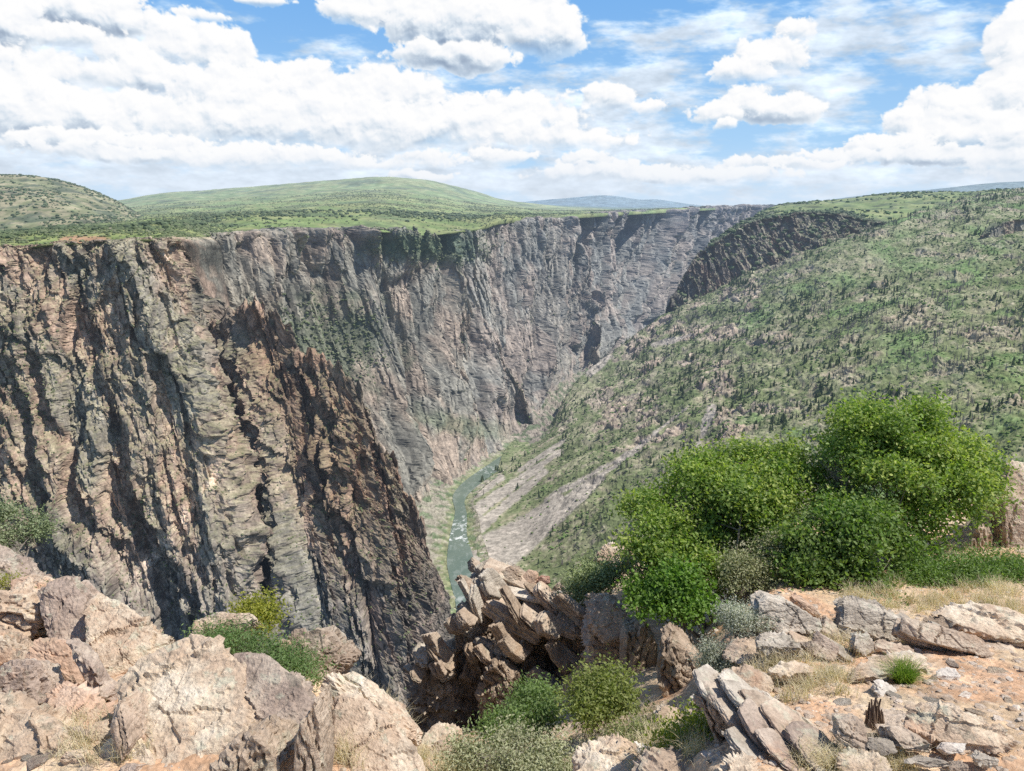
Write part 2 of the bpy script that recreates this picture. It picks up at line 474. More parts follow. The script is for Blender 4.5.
def rock_color(a, b, P, N, rnd, dark, seed, base=(0.27, 0.225, 0.165), pink=(0.32, 0.225, 0.165), grey=(0.195, 0.185, 0.15), pinkness=0.5, veg=(0.16, 0.16, 0.085), vegk=1.0):
    n1 = fbm(a/45, b/150, seed+0*a, 5, 0.6)
    n2 = fbm(a/9, b/40, seed+5+0*a, 4, 0.6)
    n3 = fbm(P[..., 0]/14, P[..., 1]/14, P[..., 2]/9, 4, 0.65)
    c = np.array(base, F32) + 0*P
    w = sstep(-.15, .45, n1 + .5*(rnd[1][0]-.5) + .3*(rnd[0][1]-.5))[..., None]*pinkness*1.6
    c = lerp(c, np.array(pink, F32), np.clip(w, 0, 1))
    w = sstep(0.0, .5, -n1 + .8*(rnd[1][1]-.5))[..., None]
    c = lerp(c, np.array(grey, F32), w*.8)
    # pale pegmatite bands
    w = sstep(.78, .9, rnd[2][0] + .25*n2)[..., None]*.6
    c = lerp(c, np.array((0.37, 0.29, 0.22), F32), w)
    # dark varnish streaks
    w = sstep(.1, .6, n2+.4*n3)[..., None]*.55
    c = c*(1-w*.55)
    c = c*(1-.6*np.clip(dark, 0, 1)[..., None])  # crevice shade painted into the rock colour
    c = c*(1+.35*n3[..., None])
    # ledges with grass, sage and lichen
    up = N[..., 2] + .22*n3 + .1*n2
    w = sstep(.50, .78, up)[..., None]*vegk
    vg = lerp(np.array(veg, F32), np.array((0.26, 0.24, 0.155), F32), sstep(-.3, .4, n3)[..., None])
    c = lerp(c, vg, np.clip(w, 0, 1))
    return np.clip(c*1.48, 0.015, 0.8), up

def build_wall(name, tops, bots, backs, nr, nc, levels, seed, prof, mat, detail=11., rim_z=4., ramp_top=0.03, back_rows=2, rim_out=0, fins=(), macro=None, crest=None, zamp=1.0, colmix=.45, vst=1.0, hzk=1.0, colfn=None, disp_scale=None, **ck):
    tops = np.array(tops); bots = np.array(bots); backs = np.array(backs)
    rows = [backs, lerp(backs, tops, .55) + np.array([0, 0, 0])]
    gap = np.abs(backs[:, 2]-tops[:, 2])
    rows[1][:, 2] = lerp(backs[:, 2], tops[:, 2], np.where(gap < 30, .9, .45))
    ss = [0, .06, .16, .3, .45, .6, .75, .88, 1.0]
    for s in ss:
        f = prof(s)
        r = tops.copy()
        r[:, :2] = lerp(tops[:, :2], bots[:, :2], f)
        r[:, 2] = lerp(tops[:, 2], bots[:, 2], s)
        rows.append(r)
    ctrl = np.stack(rows)
    P, a, b, tc_, tr = sheet(ctrl, nr, nc, rmean=nr//2)
    A, B = np.meshgrid(a, b)
    A = A.astype(F32); B = B.astype(F32)
    N = grid_normals(P)
    if N[nr//2, nc//2, 1] > 0: N = -N
    # push blocks sideways on cliffs, along the surface on gentler ground; near the rim use the direction of the wall below it
    k_ = int(np.searchsorted(tr, 4.0))
    H = N.copy(); H[:k_] = N[k_:k_+1]
    H[..., 2] *= .10 + .9*sstep(.8, .95, H[..., 2])
    H /= np.linalg.norm(H, axis=-1, keepdims=True)
    d, rnd, dark = rock_disp(A, B, levels, seed, fins=fins, colmix=colmix)
    d = d + 1.6*fbm(P[..., 0]/9, P[..., 1]/9, P[..., 2]/28, 4, .6)
    tr2 = tr[:, None] + 0*A
    # displacement grows in from the buried back edge
    w = sstep(1.2, 2.05, tr2)
    if disp_scale is not None: w = w*disp_scale(A, B, tr2, P)
    d = d*w
    if macro is not None: d = d + macro(A, B, tr2, P)
    d = d + rim_out*sstep(.9, 2.0, tr2)*sstep(6.5, 3.0, tr2)
    P2 = P + H*d[..., None]
    P2[..., 2] += zamp*(2.2*fbm(P[..., 0]/16, P[..., 1]/16, 0*A, 4, .6) + 4*(rnd[1][0]-.5))*w
    P2[..., 2] += rim_z*fbm(P[..., 0]/45, P[..., 1]/45, 0*A+2, 4, .6)*sstep(.8, 1.8, tr2)*sstep(4.5, 2.5, tr2)
    if crest is not None: P2[..., 2] += crest(A, B, tr2, P)
    N2 = grid_normals(P2)
    if N2[nr//2, nc//2, 2] < 0: N2 = -N2
    # a second pass breaks up the faces that the first one opened
    qa, qb, qd = A/detail, B/detail, (d + 0*A)/detail
    dd = blocks3(qa, qb*.20*vst, qd, seed) + .45*blocks3(qa*2.3+.2*qb*vst, qb*.5*vst, qd*2, seed+1)
    P2 = P2 + N2*(dd*detail*.15*sstep(1.0, 2.0, tr2))[..., None]
    N2 = grid_normals(P2)
    if N2[nr//2, nc//2, 2] < 0: N2 = -N2
    c, up = rock_color(A, B, P2, N2, rnd, dark, seed, **ck)
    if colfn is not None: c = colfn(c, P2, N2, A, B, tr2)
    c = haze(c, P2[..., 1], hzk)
    o = mesh_np(name, P2, grid_faces(nr, nc), mat, c)
    tag(o, kind='structure')
    LIB.setdefault(name, []).append((P2, N2, up))
    return o

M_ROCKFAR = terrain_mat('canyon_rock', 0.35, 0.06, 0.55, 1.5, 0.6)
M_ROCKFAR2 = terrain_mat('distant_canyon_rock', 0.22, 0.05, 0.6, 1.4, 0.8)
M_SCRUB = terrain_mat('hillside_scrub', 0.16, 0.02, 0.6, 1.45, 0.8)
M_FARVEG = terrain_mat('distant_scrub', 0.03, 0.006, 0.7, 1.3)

RIV = -479.0
# near wall with its spur: (top px, py, depth, foot px, foot py, foot depth, spur?)
A_COLS = [(-300,256,765,-100,760,535,0), (-160,252,775,30,760,545,0), (-60,250,785,110,760,552,0), (0,250,790,160,760,556,0), (60,244,800,205,760,560,0),
          (110,242,812,250,760,562,0), (165,241,832,285,760,566,0), (178,252,856,290,760,580,.12), (192,276,890,296,760,600,.3), (210,312,925,304,760,612,.55), (228,338,925,316,760,600,.8), (241,312,862,338,760,560,1),
          (272,315,850,362,760,556,1), (296,352,835,380,760,562,1), (332,366,812,400,760,568,1), (364,420,792,418,760,576,1), (386,454,775,430,760,582,1),
          (410,507,752,438,760,590,1), (426,560,735,444,760,598,1), (438,622,720,448,760,612,1)]
tops = [at(c[0], c[1], c[2]) for c in A_COLS]
bots = [at(c[3], c[4], c[5]) for c in A_COLS]
backs = []
for c, t in zip(A_COLS, tops):
    if c[6]: backs.append(t + np.array([8, 75+40*(1-c[6]), -(t[2]-RIV)*.9*c[6]]))
    else: backs.append(t + np.array([20, 90, -3.5]))
def colA(c, P, N, A, B, tr):
    px, py = pix(P)
    n_ = fbm(P[..., 0]/7, P[..., 1]/7, P[..., 2]/7, 4, .6)
    for (x0, y0, x1, y1, w0, k) in [(216,476,148,562,6,1.45), (108,305,150,370,2,1.35), (150,340,238,505,1.6,1.4), (148,560,100,640,9,1.2), (60,300,120,470,1.6,1.3), (300,380,350,560,1.5,1.25), (20,320,70,520,2,1.3), (260,420,330,640,2,1.2)]:
        t = np.clip(((px-x0)*(x1-x0)+(py-y0)*(y1-y0))/((x1-x0)**2+(y1-y0)**2), 0, 1)
        dd = np.hypot(px-x0-t*(x1-x0)+2.5*n_, py-y0-t*(y1-y0)+2*n_)
        c = lerp(c, c*k+.02, sstep(w0*1.3, w0*.6, dd)[..., None])
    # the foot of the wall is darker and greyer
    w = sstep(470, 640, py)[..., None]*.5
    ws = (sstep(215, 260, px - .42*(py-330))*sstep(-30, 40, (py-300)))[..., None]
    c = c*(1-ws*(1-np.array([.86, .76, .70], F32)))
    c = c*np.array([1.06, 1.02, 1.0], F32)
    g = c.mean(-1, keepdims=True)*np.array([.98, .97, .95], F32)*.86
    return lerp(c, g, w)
def crestA(A, B, tr, P):
    u = np.linspace(0, 1, A.shape[1])[None]
    q = saw(A/21+.5*perlin(A/30, 0*A, 0*A+5), .3) + .6*saw(A/8.3+.4*perlin(A/12, 0*A, 0*A+7), .35)
    return q*13*sstep(.47, .53, u)*sstep(1.2, 1.9, tr)*sstep(4.0, 2.0, tr)
def dsA(A, B, tr, P):
    px, py = pix(P)
    u = np.linspace(0, 1, A.shape[1])[None]
    return (1 - .75*sstep(.84, .97, u))*(1 - .4*sstep(.48, .56, u)*sstep(3.6, 2.2, tr))
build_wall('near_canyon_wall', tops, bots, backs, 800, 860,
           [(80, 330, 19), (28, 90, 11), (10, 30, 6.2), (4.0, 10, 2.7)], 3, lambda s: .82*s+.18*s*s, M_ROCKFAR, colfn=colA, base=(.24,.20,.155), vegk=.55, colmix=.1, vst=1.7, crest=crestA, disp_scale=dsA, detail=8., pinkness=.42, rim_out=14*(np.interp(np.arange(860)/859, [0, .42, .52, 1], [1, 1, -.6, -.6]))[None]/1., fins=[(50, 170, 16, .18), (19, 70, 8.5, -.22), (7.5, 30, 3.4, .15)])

# the wall across the river comes in three overlapping buttresses, each stepping back from the last
B1_TOP = [(30,240,980,0), (110,238,1050,0), (170,237,1120,0), (215,236,1170,0), (265,232,1260,0), (320,230,1380,0), (380,230,1480,0), (412,233,1530,0), (428,240,1560,.4), (438,268,1575,1), (450,284,1580,1), (468,298,1580,1),
          (484,322,1580,1), (498,342,1575,1), (512,376,1570,1), (524,398,1560,1), (534,420,1540,1)]
B1_BOT = [(200,760,560), (260,700,640), (330,640,745), (372,602,831), (400,566,925), (420,530,1045), (440,500,1160), (455,484,1226), (464,476,1270), (472,470,1295), (482,461,1340), (490,456,1365), (498,450,1405), (506,444,1440), (514,439,1480), (521,435,1510), (528,431,1530)]
B2_TOP = [(380,236,1720,0), (420,234,1740,0), (445,233,1780,0), (480,228,1800,0), (505,221,1900,0), (535,219,2000,0), (556,219,2080,.2), (566,232,2110,1), (576,262,2120,1), (584,284,2120,1), (590,312,2110,1), (598,338,2090,1), (603,362,2070,1)]
B2_BOT = [(470,470,1295), (490,456,1365), (505,444,1440), (520,434,1510), (532,424,1585), (545,414,1670), (556,404,1750), (562,399,1800), (568,394,1850), (574,389,1905), (582,382,1985), (590,376,2060), (598,371,2120)]
B3_TOP = [(500,224,2350,0), (545,219,2450,0), (580,214.5,2560,0), (620,212,2700,0), (680,209,3000,0), (735,206,3250,0), (757,208,3350,0), (775,214,3500,0)]
B3_BOT = [(545,395,1840), (575,384,1960), (598,370,2130), (625,354,2340), (660,337,2650), (700,322,3000), (730,315,3180), (755,311,3300)]
def tbk(TOP, BOT, off):
    tops = [at(*c[:3]) for c in TOP]; bots = [at(*c) for c in BOT]
    for b_ in bots: b_[2] = min(b_[2], RIV+2)
    backs = [t + (np.array(off) if c[3] == 0 else np.array([30, 120, -(t[2]-RIV)*.9*c[3]])) for t, c in zip(tops, TOP)]
    return tops, bots, backs
def colB(c, P, N, A, B, tr):
    px, py = pix(P)
    n = fbm(P[..., 0]/60, P[..., 1]/60, P[..., 2]/60, 4, .6)
    # talus along the river
    w = sstep(90, 15, P[..., 2]-RIV + 45*n)*sstep(.35, .6, N[..., 2]+.2*n)
    c = lerp(c, np.array((0.34, 0.29, 0.235), F32)*(1+.25*n[..., None]), w[..., None]*.85)
    # scrub fans in the gullies and on the lower slopes
    w = sstep(.05, .4, fbm(P[..., 0]/45, P[..., 1]/70, P[..., 2]/45+7, 5, .62))*sstep(.30, .55, N[..., 2]+.25*n)*.65
    c = lerp(c, np.array((0.125, 0.145, 0.075), F32), w[..., None])
    # scrub covered slope between the cliffs
    w = sstep(70, 20, np.hypot((px-325)*.8, (py-345))*1.0 + 35*n)*.8
    c = lerp(c, np.array((0.115, 0.135, 0.075), F32), w[..., None])
    w = sstep(45, 15, np.hypot((px-430)*.55, (py-246)*1.6) + 14*n)*.9
    c = lerp(c, np.array((0.075, 0.115, 0.045), F32), w[..., None])
    w = sstep(14, 4, np.abs(py-(425+(px-455)*.2)) + 9*n)*sstep(60, 30, np.abs(px-460))*.4
    c = lerp(c, np.array((0.10, 0.16, 0.05), F32), w[..., None])
    return c
def dsB(A, B, tr, P):
    k = 1 + .6*sstep(1700, 3000, P[..., 1])
    px, py = pix(P)
    soft = 1 - .6*sstep(90, 40, np.hypot((px-325)*.8, (py-345)))
    return k*soft*(.35+.65*sstep(-470, -380, P[..., 2]))
def macroX(xs, ys, nf):
    def f(A, B, tr, P):
        u = np.linspace(0, 1, A.shape[1])[None]+.014*perlin(A/200, B/150, 0*A)
        return (np.interp(u, xs, ys) + 20*saw(u*nf+.4))*sstep(.9, 2.3, tr)*sstep(-478, -400, P[..., 2])
    return f
def crestX(k, u0):
    def f(A, B, tr, P):
        u = np.linspace(0, 1, A.shape[1])[None]
        q = saw(A/(21*k)+.5*perlin(A/(30*k), 0*A, 0*A+5), .3) + .6*saw(A/(8.3*k)+.4*perlin(A/(12*k), 0*A, 0*A+7), .35)
        return q*14*k*sstep(u0, u0+.05, u)*sstep(1.2, 1.9, tr)*sstep(4.0, 2.0, tr)
    return f
BK = dict(colfn=colB, disp_scale=dsB, rim_out=26, detail=12., rim_z=7., zamp=.3, colmix=.45, vst=.7, base=(0.25, 0.22, 0.17), pinkness=.28)
BL = [(150, 600, 34), (50, 260, 20), (19, 100, 9.5), (8, 40, 4.2)]
BF = [(95, 300, 34, 0.05), (37, 200, 17, -.08), (15, 90, 7.5, .0)]
build_wall('far_canyon_wall', *tbk(B1_TOP, B1_BOT, (-50, 120, -3.5)), 430, 900, BL, 5, lambda s: .45*s+.55*s**2.2, M_ROCKFAR2, fins=BF, crest=crestX(1.3, .6),
           macro=macroX([0, .12, .25, .33, .42, .5, .6, .68, .8, 1], [0, 50, -60, 45, -80, 70, -75, 45, 0, 0], 8), **BK)
BK['seed2'] = 0; BK.pop('seed2')
build_wall('far_canyon_wall', *tbk(B2_TOP, B2_BOT, (-50, 120, -3.5)), 400, 620, BL, 6, lambda s: .55*s+.45*s**2.2, M_ROCKFAR2, fins=BF, crest=crestX(1.6, .6),
           macro=macroX([0, .2, .3, .42, .5, .62, .72, 1], [0, 30, -60, 70, -60, 55, 0, 0], 6), hzk=1.9, **BK)
build_wall('far_canyon_wall', *tbk(B3_TOP, B3_BOT, (-50, 160, -3.5)), 330, 620, [(200, 700, 50), (70, 300, 30), (28, 120, 14), (12, 50, 6)], 8, lambda s: .7*s+.3*s**2, M_ROCKFAR2, fins=[(150, 400, 60, .05), (55, 200, 26, -.05), (22, 90, 11, 0)],
           macro=macroX([0, .2, .35, .5, .65, .8, 1], [0, 40, -50, 60, -60, 50, 0], 5), hzk=2.1, **BK)

# ------------------------------------------------------------------ right-hand slope
C_CTRL = [
 [(430,690,640), (560,690,640), (680,660,640), (800,600,650), (1000,520,650), (1300,430,640), (1500,380,640)],
 [(466,620,790), (560,612,790), (680,575,780), (800,525,775), (1000,455,765), (1250,385,770), (1450,340,770)],
 [(472,575,890), (545,562,900), (640,525,890), (760,470,885), (980,400,900), (1250,325,940), (1450,290,940)],
 [(464,530,1040), (520,518,1060), (600,487,1060), (720,435,1060), (900,362,1080), (1200,280,1150), (1400,250,1180)],
 [(470,492,1190), (530,477,1220), (600,445,1240), (720,383,1260), (900,310,1290), (1150,238,1400), (1350,215,1450)],
 [(495,467,1290), (540,455,1330), (610,415,1390), (720,352,1430), (890,278,1480), (1100,212,1650), (1300,196,1700)],
 [(503,452,1375), (545,438,1450), (605,388,1560), (705,325,1620), (850,250,1660), (1030,200,1900), (1200,190,2000)],
 [(512,443,1455), (550,426,1560), (600,368,1720), (690,308,1790), (800,262,1790), (960,212,1950), (1150,192,2150)],
 [(528,436,1550), (570,422,1720), (612,378,1880), (700,330,1950), (800,280,1950), (960,203,2250), (1150,188,2500)],
]
ctrl = np.array([[at(*p) for p in r] for r in C_CTRL])
ctrl[:, 0, 2] = np.minimum(ctrl[:, 0, 2], RIV-1); ctrl[6:, 0, 2] = RIV+3
P, a, b, tcc, trr = sheet(ctrl, 820, 820, rmean=400, cmean=3)
A, B = np.meshgrid(a.astype(F32), b.astype(F32))
N = grid_normals(P)
if N[400, 400, 2] < 0: N = -N
X, Y, Z = P[..., 0], P[..., 1], P[..., 2]
px, py = pix(P)
gul = fbm(B/150 + .25*perlin(A/140, B/140, 0*A), A/520, 0*A+2, 4, .5, ridged=True)
rough = fbm(X/34, Y/34, Z/34, 5, .6)
rk = fbm(X/85, Y/85, Z/85+4, 4, .6)
d_, rnd, dark = rock_disp(A, B, [(40, 28, 8), (14, 10, 4), (5, 4, 1.6)], 21)
outc = sstep(.12, .42, rk + .12*rough + .16*sstep(700, 500, py)*0 - .12*sstep(640, 900, px) - .4*sstep(700, 600, px)*sstep(425, 455, py) + .10*sstep(760, 640, px)*sstep(470, 400, py))
edge = sstep(0, .5, trr)[:, None]*sstep(0, .3, tcc)[None, :]
near_river = sstep(0, 60, Z-RIV)
D = (11*gul*near_river + 4.5*rough*(.2+.8*near_river) + .65*d_*outc*near_river)
P2 = P.copy(); P2 += N*(D*edge)[..., None]
N2 = grid_normals(P2)
if N2[400, 400, 2] < 0: N2 = -N2
px, py = pix(P2)
n3 = fbm(X/12, Y/12, Z/12, 4, .65); n4 = fbm(X/60, Y/60, Z/60+9, 4, .6)
vg = lerp(np.array((0.115, 0.135, 0.052), F32), np.array((0.195, 0.195, 0.105), F32), sstep(-.35, .4, n4+.5*n3)[..., None])
vg = lerp(vg, np.array((0.10, 0.165, 0.045), F32), (sstep(.1, .45, fbm(X/110, Y/110, Z/80+20, 3, .5)+.3*n3)*sstep(640, 760, px)*.75)[..., None])
rc = lerp(np.array((0.25, 0.215, 0.17), F32), np.array((0.33, 0.25, 0.19), F32), rnd[0][0][..., None])*(1+.5*n3[..., None])*(1-.4*np.clip(dark, 0, 1)[..., None])  # outcrop colour, with shade painted into its crevices
bare = np.clip(outc*.75 + sstep(.15, .55, n3+.5*n4)*.35 + sstep(.72, .5, N2[..., 2])*.5, 0, 1)
bare *= 1-.35*sstep(700, 850, px)
# fewer bare patches in the lower green apron
c = lerp(vg, rc, bare[..., None])
def seg(px, py, x0, y0, x1, y1):
    dx, dy = x1-x0, y1-y0
    t = np.clip(((px-x0)*dx+(py-y0)*dy)/(dx*dx+dy*dy), 0, 1)
    return np.hypot(px-x0-t*dx, py-y0-t*dy), t
scree = np.zeros_like(px)
for (x0, y0, x1, y1, w0, w1) in [(500,560,600,478,15,5), (482,552,560,500,13,6), (475,512,560,452,7,2.5), (478,528,545,472,6,3), (560,506,632,452,5,1.5), (472,492,500,478,8,4), (545,500,640,448,1.5,3), (520,470,565,440,2.5,1.5),
                                 (683,482,700,440,2.0,2.6), (700,440,712,408,2.6,5), (600,478,690,405,1.5,1), (610,352,590,372,4,5), (655,345,690,335,3,2)]:
    dd, t = seg(px, py, x0, y0, x1, y1)
    wd = lerp(w0, w1, t)
    scree = np.maximum(scree, sstep(1.15, .8, (dd + 1.6*n3 + 2.2*n4)/wd))
c = lerp(c, np.array((0.30, 0.262, 0.218), F32)*(1+.35*n3[..., None]), (scree*.92)[..., None])
# pale bare patches higher up
w = sstep(.25, .5, fbm(X/50, Y/90, Z/40+31, 4, .6))*sstep(720, 600, px)*sstep(470, 420, py)*.6
c = lerp(c, np.array((0.28, 0.235, 0.18), F32)*(1+.3*n3[..., None]), w[..., None])
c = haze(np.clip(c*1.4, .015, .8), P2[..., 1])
o = mesh_np('right_canyon_slope', P2, grid_faces(820, 820), M_SCRUB, c); tag(o, kind='structure')
LIB['slope'] = [(P2, N2, np.clip(1-scree-bare*.6, 0, 1))]

# rock prow above the slope
Dc = [(585,384,1745,598,392,1690), (605,362,1750,618,374,1690), (640,334,1765,655,347,1700), (665,316,1775,675,334,1715), (680,285,1785,690,326,1725), (692,262,1800,712,315,1735), (708,246,1815,735,306,1745),
      (730,232,1840,765,292,1755), (752,222,1860,785,276,1760), (778,216,1880,810,260,1770), (803,213,1900,830,247,1780), (835,214,1900,850,243,1790), (862,220,1890,875,240,1790), (895,224,1890,905,236,1800)]
tops = [at(c[0], c[1], c[2]) for c in Dc]; bots = [at(c[3], c[4], c[5]) - np.array([0, 0, 14]) for c in Dc]
backs = []
for c in Dc:
    if c[0] < 700: backs.append(at(c[0]+30, c[1]+30, c[2]+150))
    elif c[0] < 730: backs.append(at(c[0]+40, 225, c[2]+260))
    else: backs.append(at(c[0]+40, 212, c[2]+260))
def colD(c, P, N, A, B, tr):
    w = sstep(2.6, 1.8, tr)
    return lerp(c, np.array((0.085, 0.11, 0.045), F32)+0*c, (w*.75)[..., None])*.82
build_wall('rock_prow', tops, bots, backs, 300, 520, [(70, 200, 16), (24, 70, 8), (9, 26, 4), (4, 11, 1.6)], 9, lambda s: .6*s+.4*s*s, M_ROCKFAR2, colfn=colD, pinkness=.6, base=(0.17, 0.13, 0.10), pink=(.22,.145,.105), grey=(.13,.115,.095), detail=9.)
Ec = [(980,236,1560,985,243,1535), (1000,224,1570,1002,240,1540), (1030,218,1580,1030,240,1545), (1080,214,1590,1080,240,1550), (1150,214,1600,1150,238,1560)]
tops = [at(c[0], c[1], c[2]) for c in Ec]; bots = [at(c[3], c[4], c[5]) - np.array([0, 0, 10]) for c in Ec]
backs = [at(c[0]+20, 216, c[2]+150) for c in Ec]
build_wall('small_cliff', tops, bots, backs, 60, 260, [(40, 80, 6), (12, 30, 4), (5, 12, 2)], 14, lambda s: .6*s+.4*s*s, M_ROCKFAR2, colfn=colD)

# ------------------------------------------------------------------ plateaus, hills, far mesas
def land(name, rows, nr, nc, amp, mat, c0, c1, scale, dark=(0.055, 0.075, 0.035), darkk=.5, hz=1.0, spot=None):
    ctrl = np.array([[at(*p) for p in r] for r in rows])
    P, a, b, tc_, tr = sheet(ctrl, nr, nc)
    X, Y, Z = P[..., 0], P[..., 1], P[..., 2]
    n = fbm(X/scale, Y/scale, 0*X, 6, .58); n2 = fbm(X/(scale*.16), Y/(scale*.16), 0*X+4, 4, .6)
    e = sstep(0, .8, tr)[:, None]
    P = P.copy(); P[..., 2] += (n*amp + n2*amp*.12)*e
    N = grid_normals(P); N = np.where(N[..., 2:] < 0, -N, N)
    c = lerp(np.array(c0, F32), np.array(c1, F32), sstep(-.4, .4, n2+.6*n)[..., None])
    c = lerp(c, np.array(dark, F32), (sstep(.0, .45, fbm(X/(scale*.4), Y/(scale*.4), 0*X+8, 5, .65))*darkk)[..., None])
    if spot is not None: c = spot(c, P, n2)
    c = haze(c, Y, hz)
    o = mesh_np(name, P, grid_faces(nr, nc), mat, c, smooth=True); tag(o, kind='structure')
    LIB[name] = [(P, N, n)]
pxs = [-420, -250, -120, 0, 60, 120, 165, 215, 265, 320, 380, 430, 480, 505, 560, 620, 680, 735, 762]
rim = [(256,765),(253,772),(250,785),(248,792),(242,802),(240,815),(239,834),(234.5,1172),(230.5,1262),(228.5,1382),(228.5,1482),(232,1560),(226.5,1722),(220,1802),(216,2102),(212,2502),(208.5,2902),(205.5,3252),(207,3352)]
sil = [(196,4400),(198,4500),(200,4500),(204,4500),(204,4500),(201,4500),(194,4500),(190,4500),(186,4500),(181.5,4500),(177.5,4500),(181,4600),(194,4800),(201,5000),(207.5,5400),(210,5600),(212,5200),(214,4800),(216,4600)]
rows = [[(x, r[0]+3.5, r[1]+26) for x, r in zip(pxs, rim)], [(x, r[0]-.1, r[1]+44) for x, r in zip(pxs, rim)],
        [(x, lerp(r[0], s[0], .30), lerp(r[1], s[1], .10)) for x, r, s in zip(pxs, rim, sil)],
        [(x, lerp(r[0], s[0], .55), lerp(r[1], s[1], .35)) for x, r, s in zip(pxs, rim, sil)],
        [(x, lerp(r[0], s[0], .80), lerp(r[1], s[1], .70)) for x, r, s in zip(pxs, rim, sil)],
        [(x, s[0], s[1]) for x, s in zip(pxs, sil)], [(x, s[0]+9, s[1]+2500) for x, s in zip(pxs, sil)]]
def spotP(c, P, n2):
    px, py = pix(P)
    w = sstep(26, 20, np.hypot(px-84, (py-239.5)*5.5) + 12*n2)
    return lerp(c, np.array((0.45, 0.24, 0.15), F32), w[..., None]*.8)
land('north_plateau', rows, 520, 900, 9, M_FARVEG, (0.185, 0.25, 0.07), (0.27, 0.29, 0.105), 420, spot=spotP)
hx = [-300, -160, -60, 0, 40, 80, 115, 140, 170]
hs = [172, 170, 172, 175.5, 178, 188, 203, 216, 226]
rows = [[(x, 236, 1500) for x in hx], [(x, lerp(232, s, .35), 1680) for x, s in zip(hx, hs)], [(x, lerp(232, s, .8), 1950) for x, s in zip(hx, hs)], [(x, s, 2200) for x, s in zip(hx, hs)], [(x, s+16, 2700) for x, s in zip(hx, hs)]]
land('left_hill', rows, 260, 380, 7, M_FARVEG, (0.19, 0.20, 0.085), (0.32, 0.28, 0.16), 190, darkk=.75)
hx = [430, 500, 520, 560, 590, 610, 640, 660, 700, 760]
hs = [209, 206, 203, 199.5, 197, 196.8, 200.5, 200.5, 206, 212]
rows = [[(x, 212, 13000) for x in hx], [(x, lerp(211, s, .75), 14500) for x, s in zip(hx, hs)], [(x, s, 15500) for x, s in zip(hx, hs)], [(x, 214, 19000) for x in hx]]
land('far_mesa', rows, 60, 300, 8, M_FARVEG, (0.10, 0.18, 0.20), (0.14, 0.22, 0.22), 900, darkk=.3, hz=.9)  # bluish tones are distance haze painted into the mesa's albedo
hx = [440, 520, 560, 620, 700, 740]
rows = [[(x, 213, 8000) for x in hx], [(x, 208, 9500) for x in hx], [(x, [207, 204, 206, 208.5, 211, 212][i], 11000) for i, x in enumerate(hx)], [(x, 214, 13000) for x in hx]]
land('green_bench', rows, 60, 300, 6, M_FARVEG, (0.10, 0.16, 0.09), (0.14, 0.19, 0.10), 900, darkk=.3, hz=.7)
hx = [740, 800, 870, 930, 1000, 1060, 1200, 1350]
hs = [212, 205, 196, 191, 184.5, 183, 181, 186]
rows = [[(x, 214, 8000) for x in hx], [(x, lerp(211, s, .75), 9000) for x, s in zip(hx, hs)], [(x, s, 10000) for x, s in zip(hx, hs)], [(x, 214, 13000) for x in hx]]
land('far_ridge', rows, 60, 300, 6, M_FARVEG, (0.10, 0.16, 0.15), (0.14, 0.20, 0.17), 900, darkk=.3, hz=.9)  # ridge colours carry a painted haze tint
hx = [757, 777, 800, 850, 900, 960, 1024, 1120, 1300]
hs = [214, 207, 203, 198.5, 194.5, 191.5, 189, 187, 186]
fr = [224, 219, 218, 222, 226, 220, 212, 205, 200]; fy = [1900, 1920, 1930, 1900, 1880, 1900, 1950, 2050, 2100]
rows = [[(x, f+8, y-10) for x, f, y in zip(hx, fr, fy)], [(x, f, y+10) for x, f, y in zip(hx, fr, fy)], [(x, lerp(f, s, .6), y+220) for x, f, y, s in zip(hx, fr, fy, hs)], [(x, s, y+700) for x, y, s in zip(hx, fy, hs)], [(x, s+10, y+1700) for x, y, s in zip(hx, fy, hs)]]
land('south_plateau', rows, 200, 500, 6, M_FARVEG, (0.17, 0.225, 0.06), (0.26, 0.28, 0.10), 190, darkk=.6)

# the plain that reaches the horizon, and the canyon floor
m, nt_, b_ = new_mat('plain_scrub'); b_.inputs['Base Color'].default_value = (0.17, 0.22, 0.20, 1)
R_ = 90000.
o = mesh_np('ground', [(-R_, -R_, -640), (R_, -R_, -640), (R_, R_, -640), (-R_, R_, -640)], [(0, 1, 2, 3)], m); tag(o, kind='structure')
m, nt_, b_ = new_mat('plain_scrub'); T = NT(nt_)
pos = T.n('ShaderNodeNewGeometry').outputs['Position']
T.l(T.ramp(T.noise(pos, 0.0008, 5), [(0.3, (0.30, 0.38, 0.42)), (0.7, (0.36, 0.43, 0.47))]), b_.inputs['Base Color'])  # pale blue haze painted into the plain's base colour
o = mesh_np('far_plain', [(-30000, 5200, -262), (30000, 5200, -262), (40000, 29000, -262), (-40000, 29000, -262)], [(0, 1, 2, 3)], m); tag(o, kind='structure')

# river
RL = [(478,700),(470,660),(458,620),(455,600),(450,580),(447,560),(450,535),(455,512),(453,495),(466,480),(492,462),(512,449),(524,441)]
RR = [(500,700),(494,660),(486,620),(483,600),(479,580),(473,556),(467,535),(467,515),(465,500),(476,487),(500,469),(517,453),(527,443)]
L = np.array([atz(*p, RIV) for p in RL]); R = np.array([atz(*p, RIV) for p in RR])
t = np.linspace(0, len(L)-1, 300)
Ls, Rs = cr(L, t), cr(R, t)
wv = np.linspace(0, 1, 24)[None, :, None]
Pr = Ls[:, None]*(1-wv) + Rs[:, None]*wv
m, nt_, b_ = new_mat('river_water'); T = NT(nt_)
pos = T.n('ShaderNodeNewGeometry').outputs['Position']
st = T.vmath('MULTIPLY', pos, (1.0, .6, 1))
rap = T.noise(st, .10, 8, .75)
colat = T.n('ShaderNodeAttribute', attribute_name='Col').outputs['Fac']
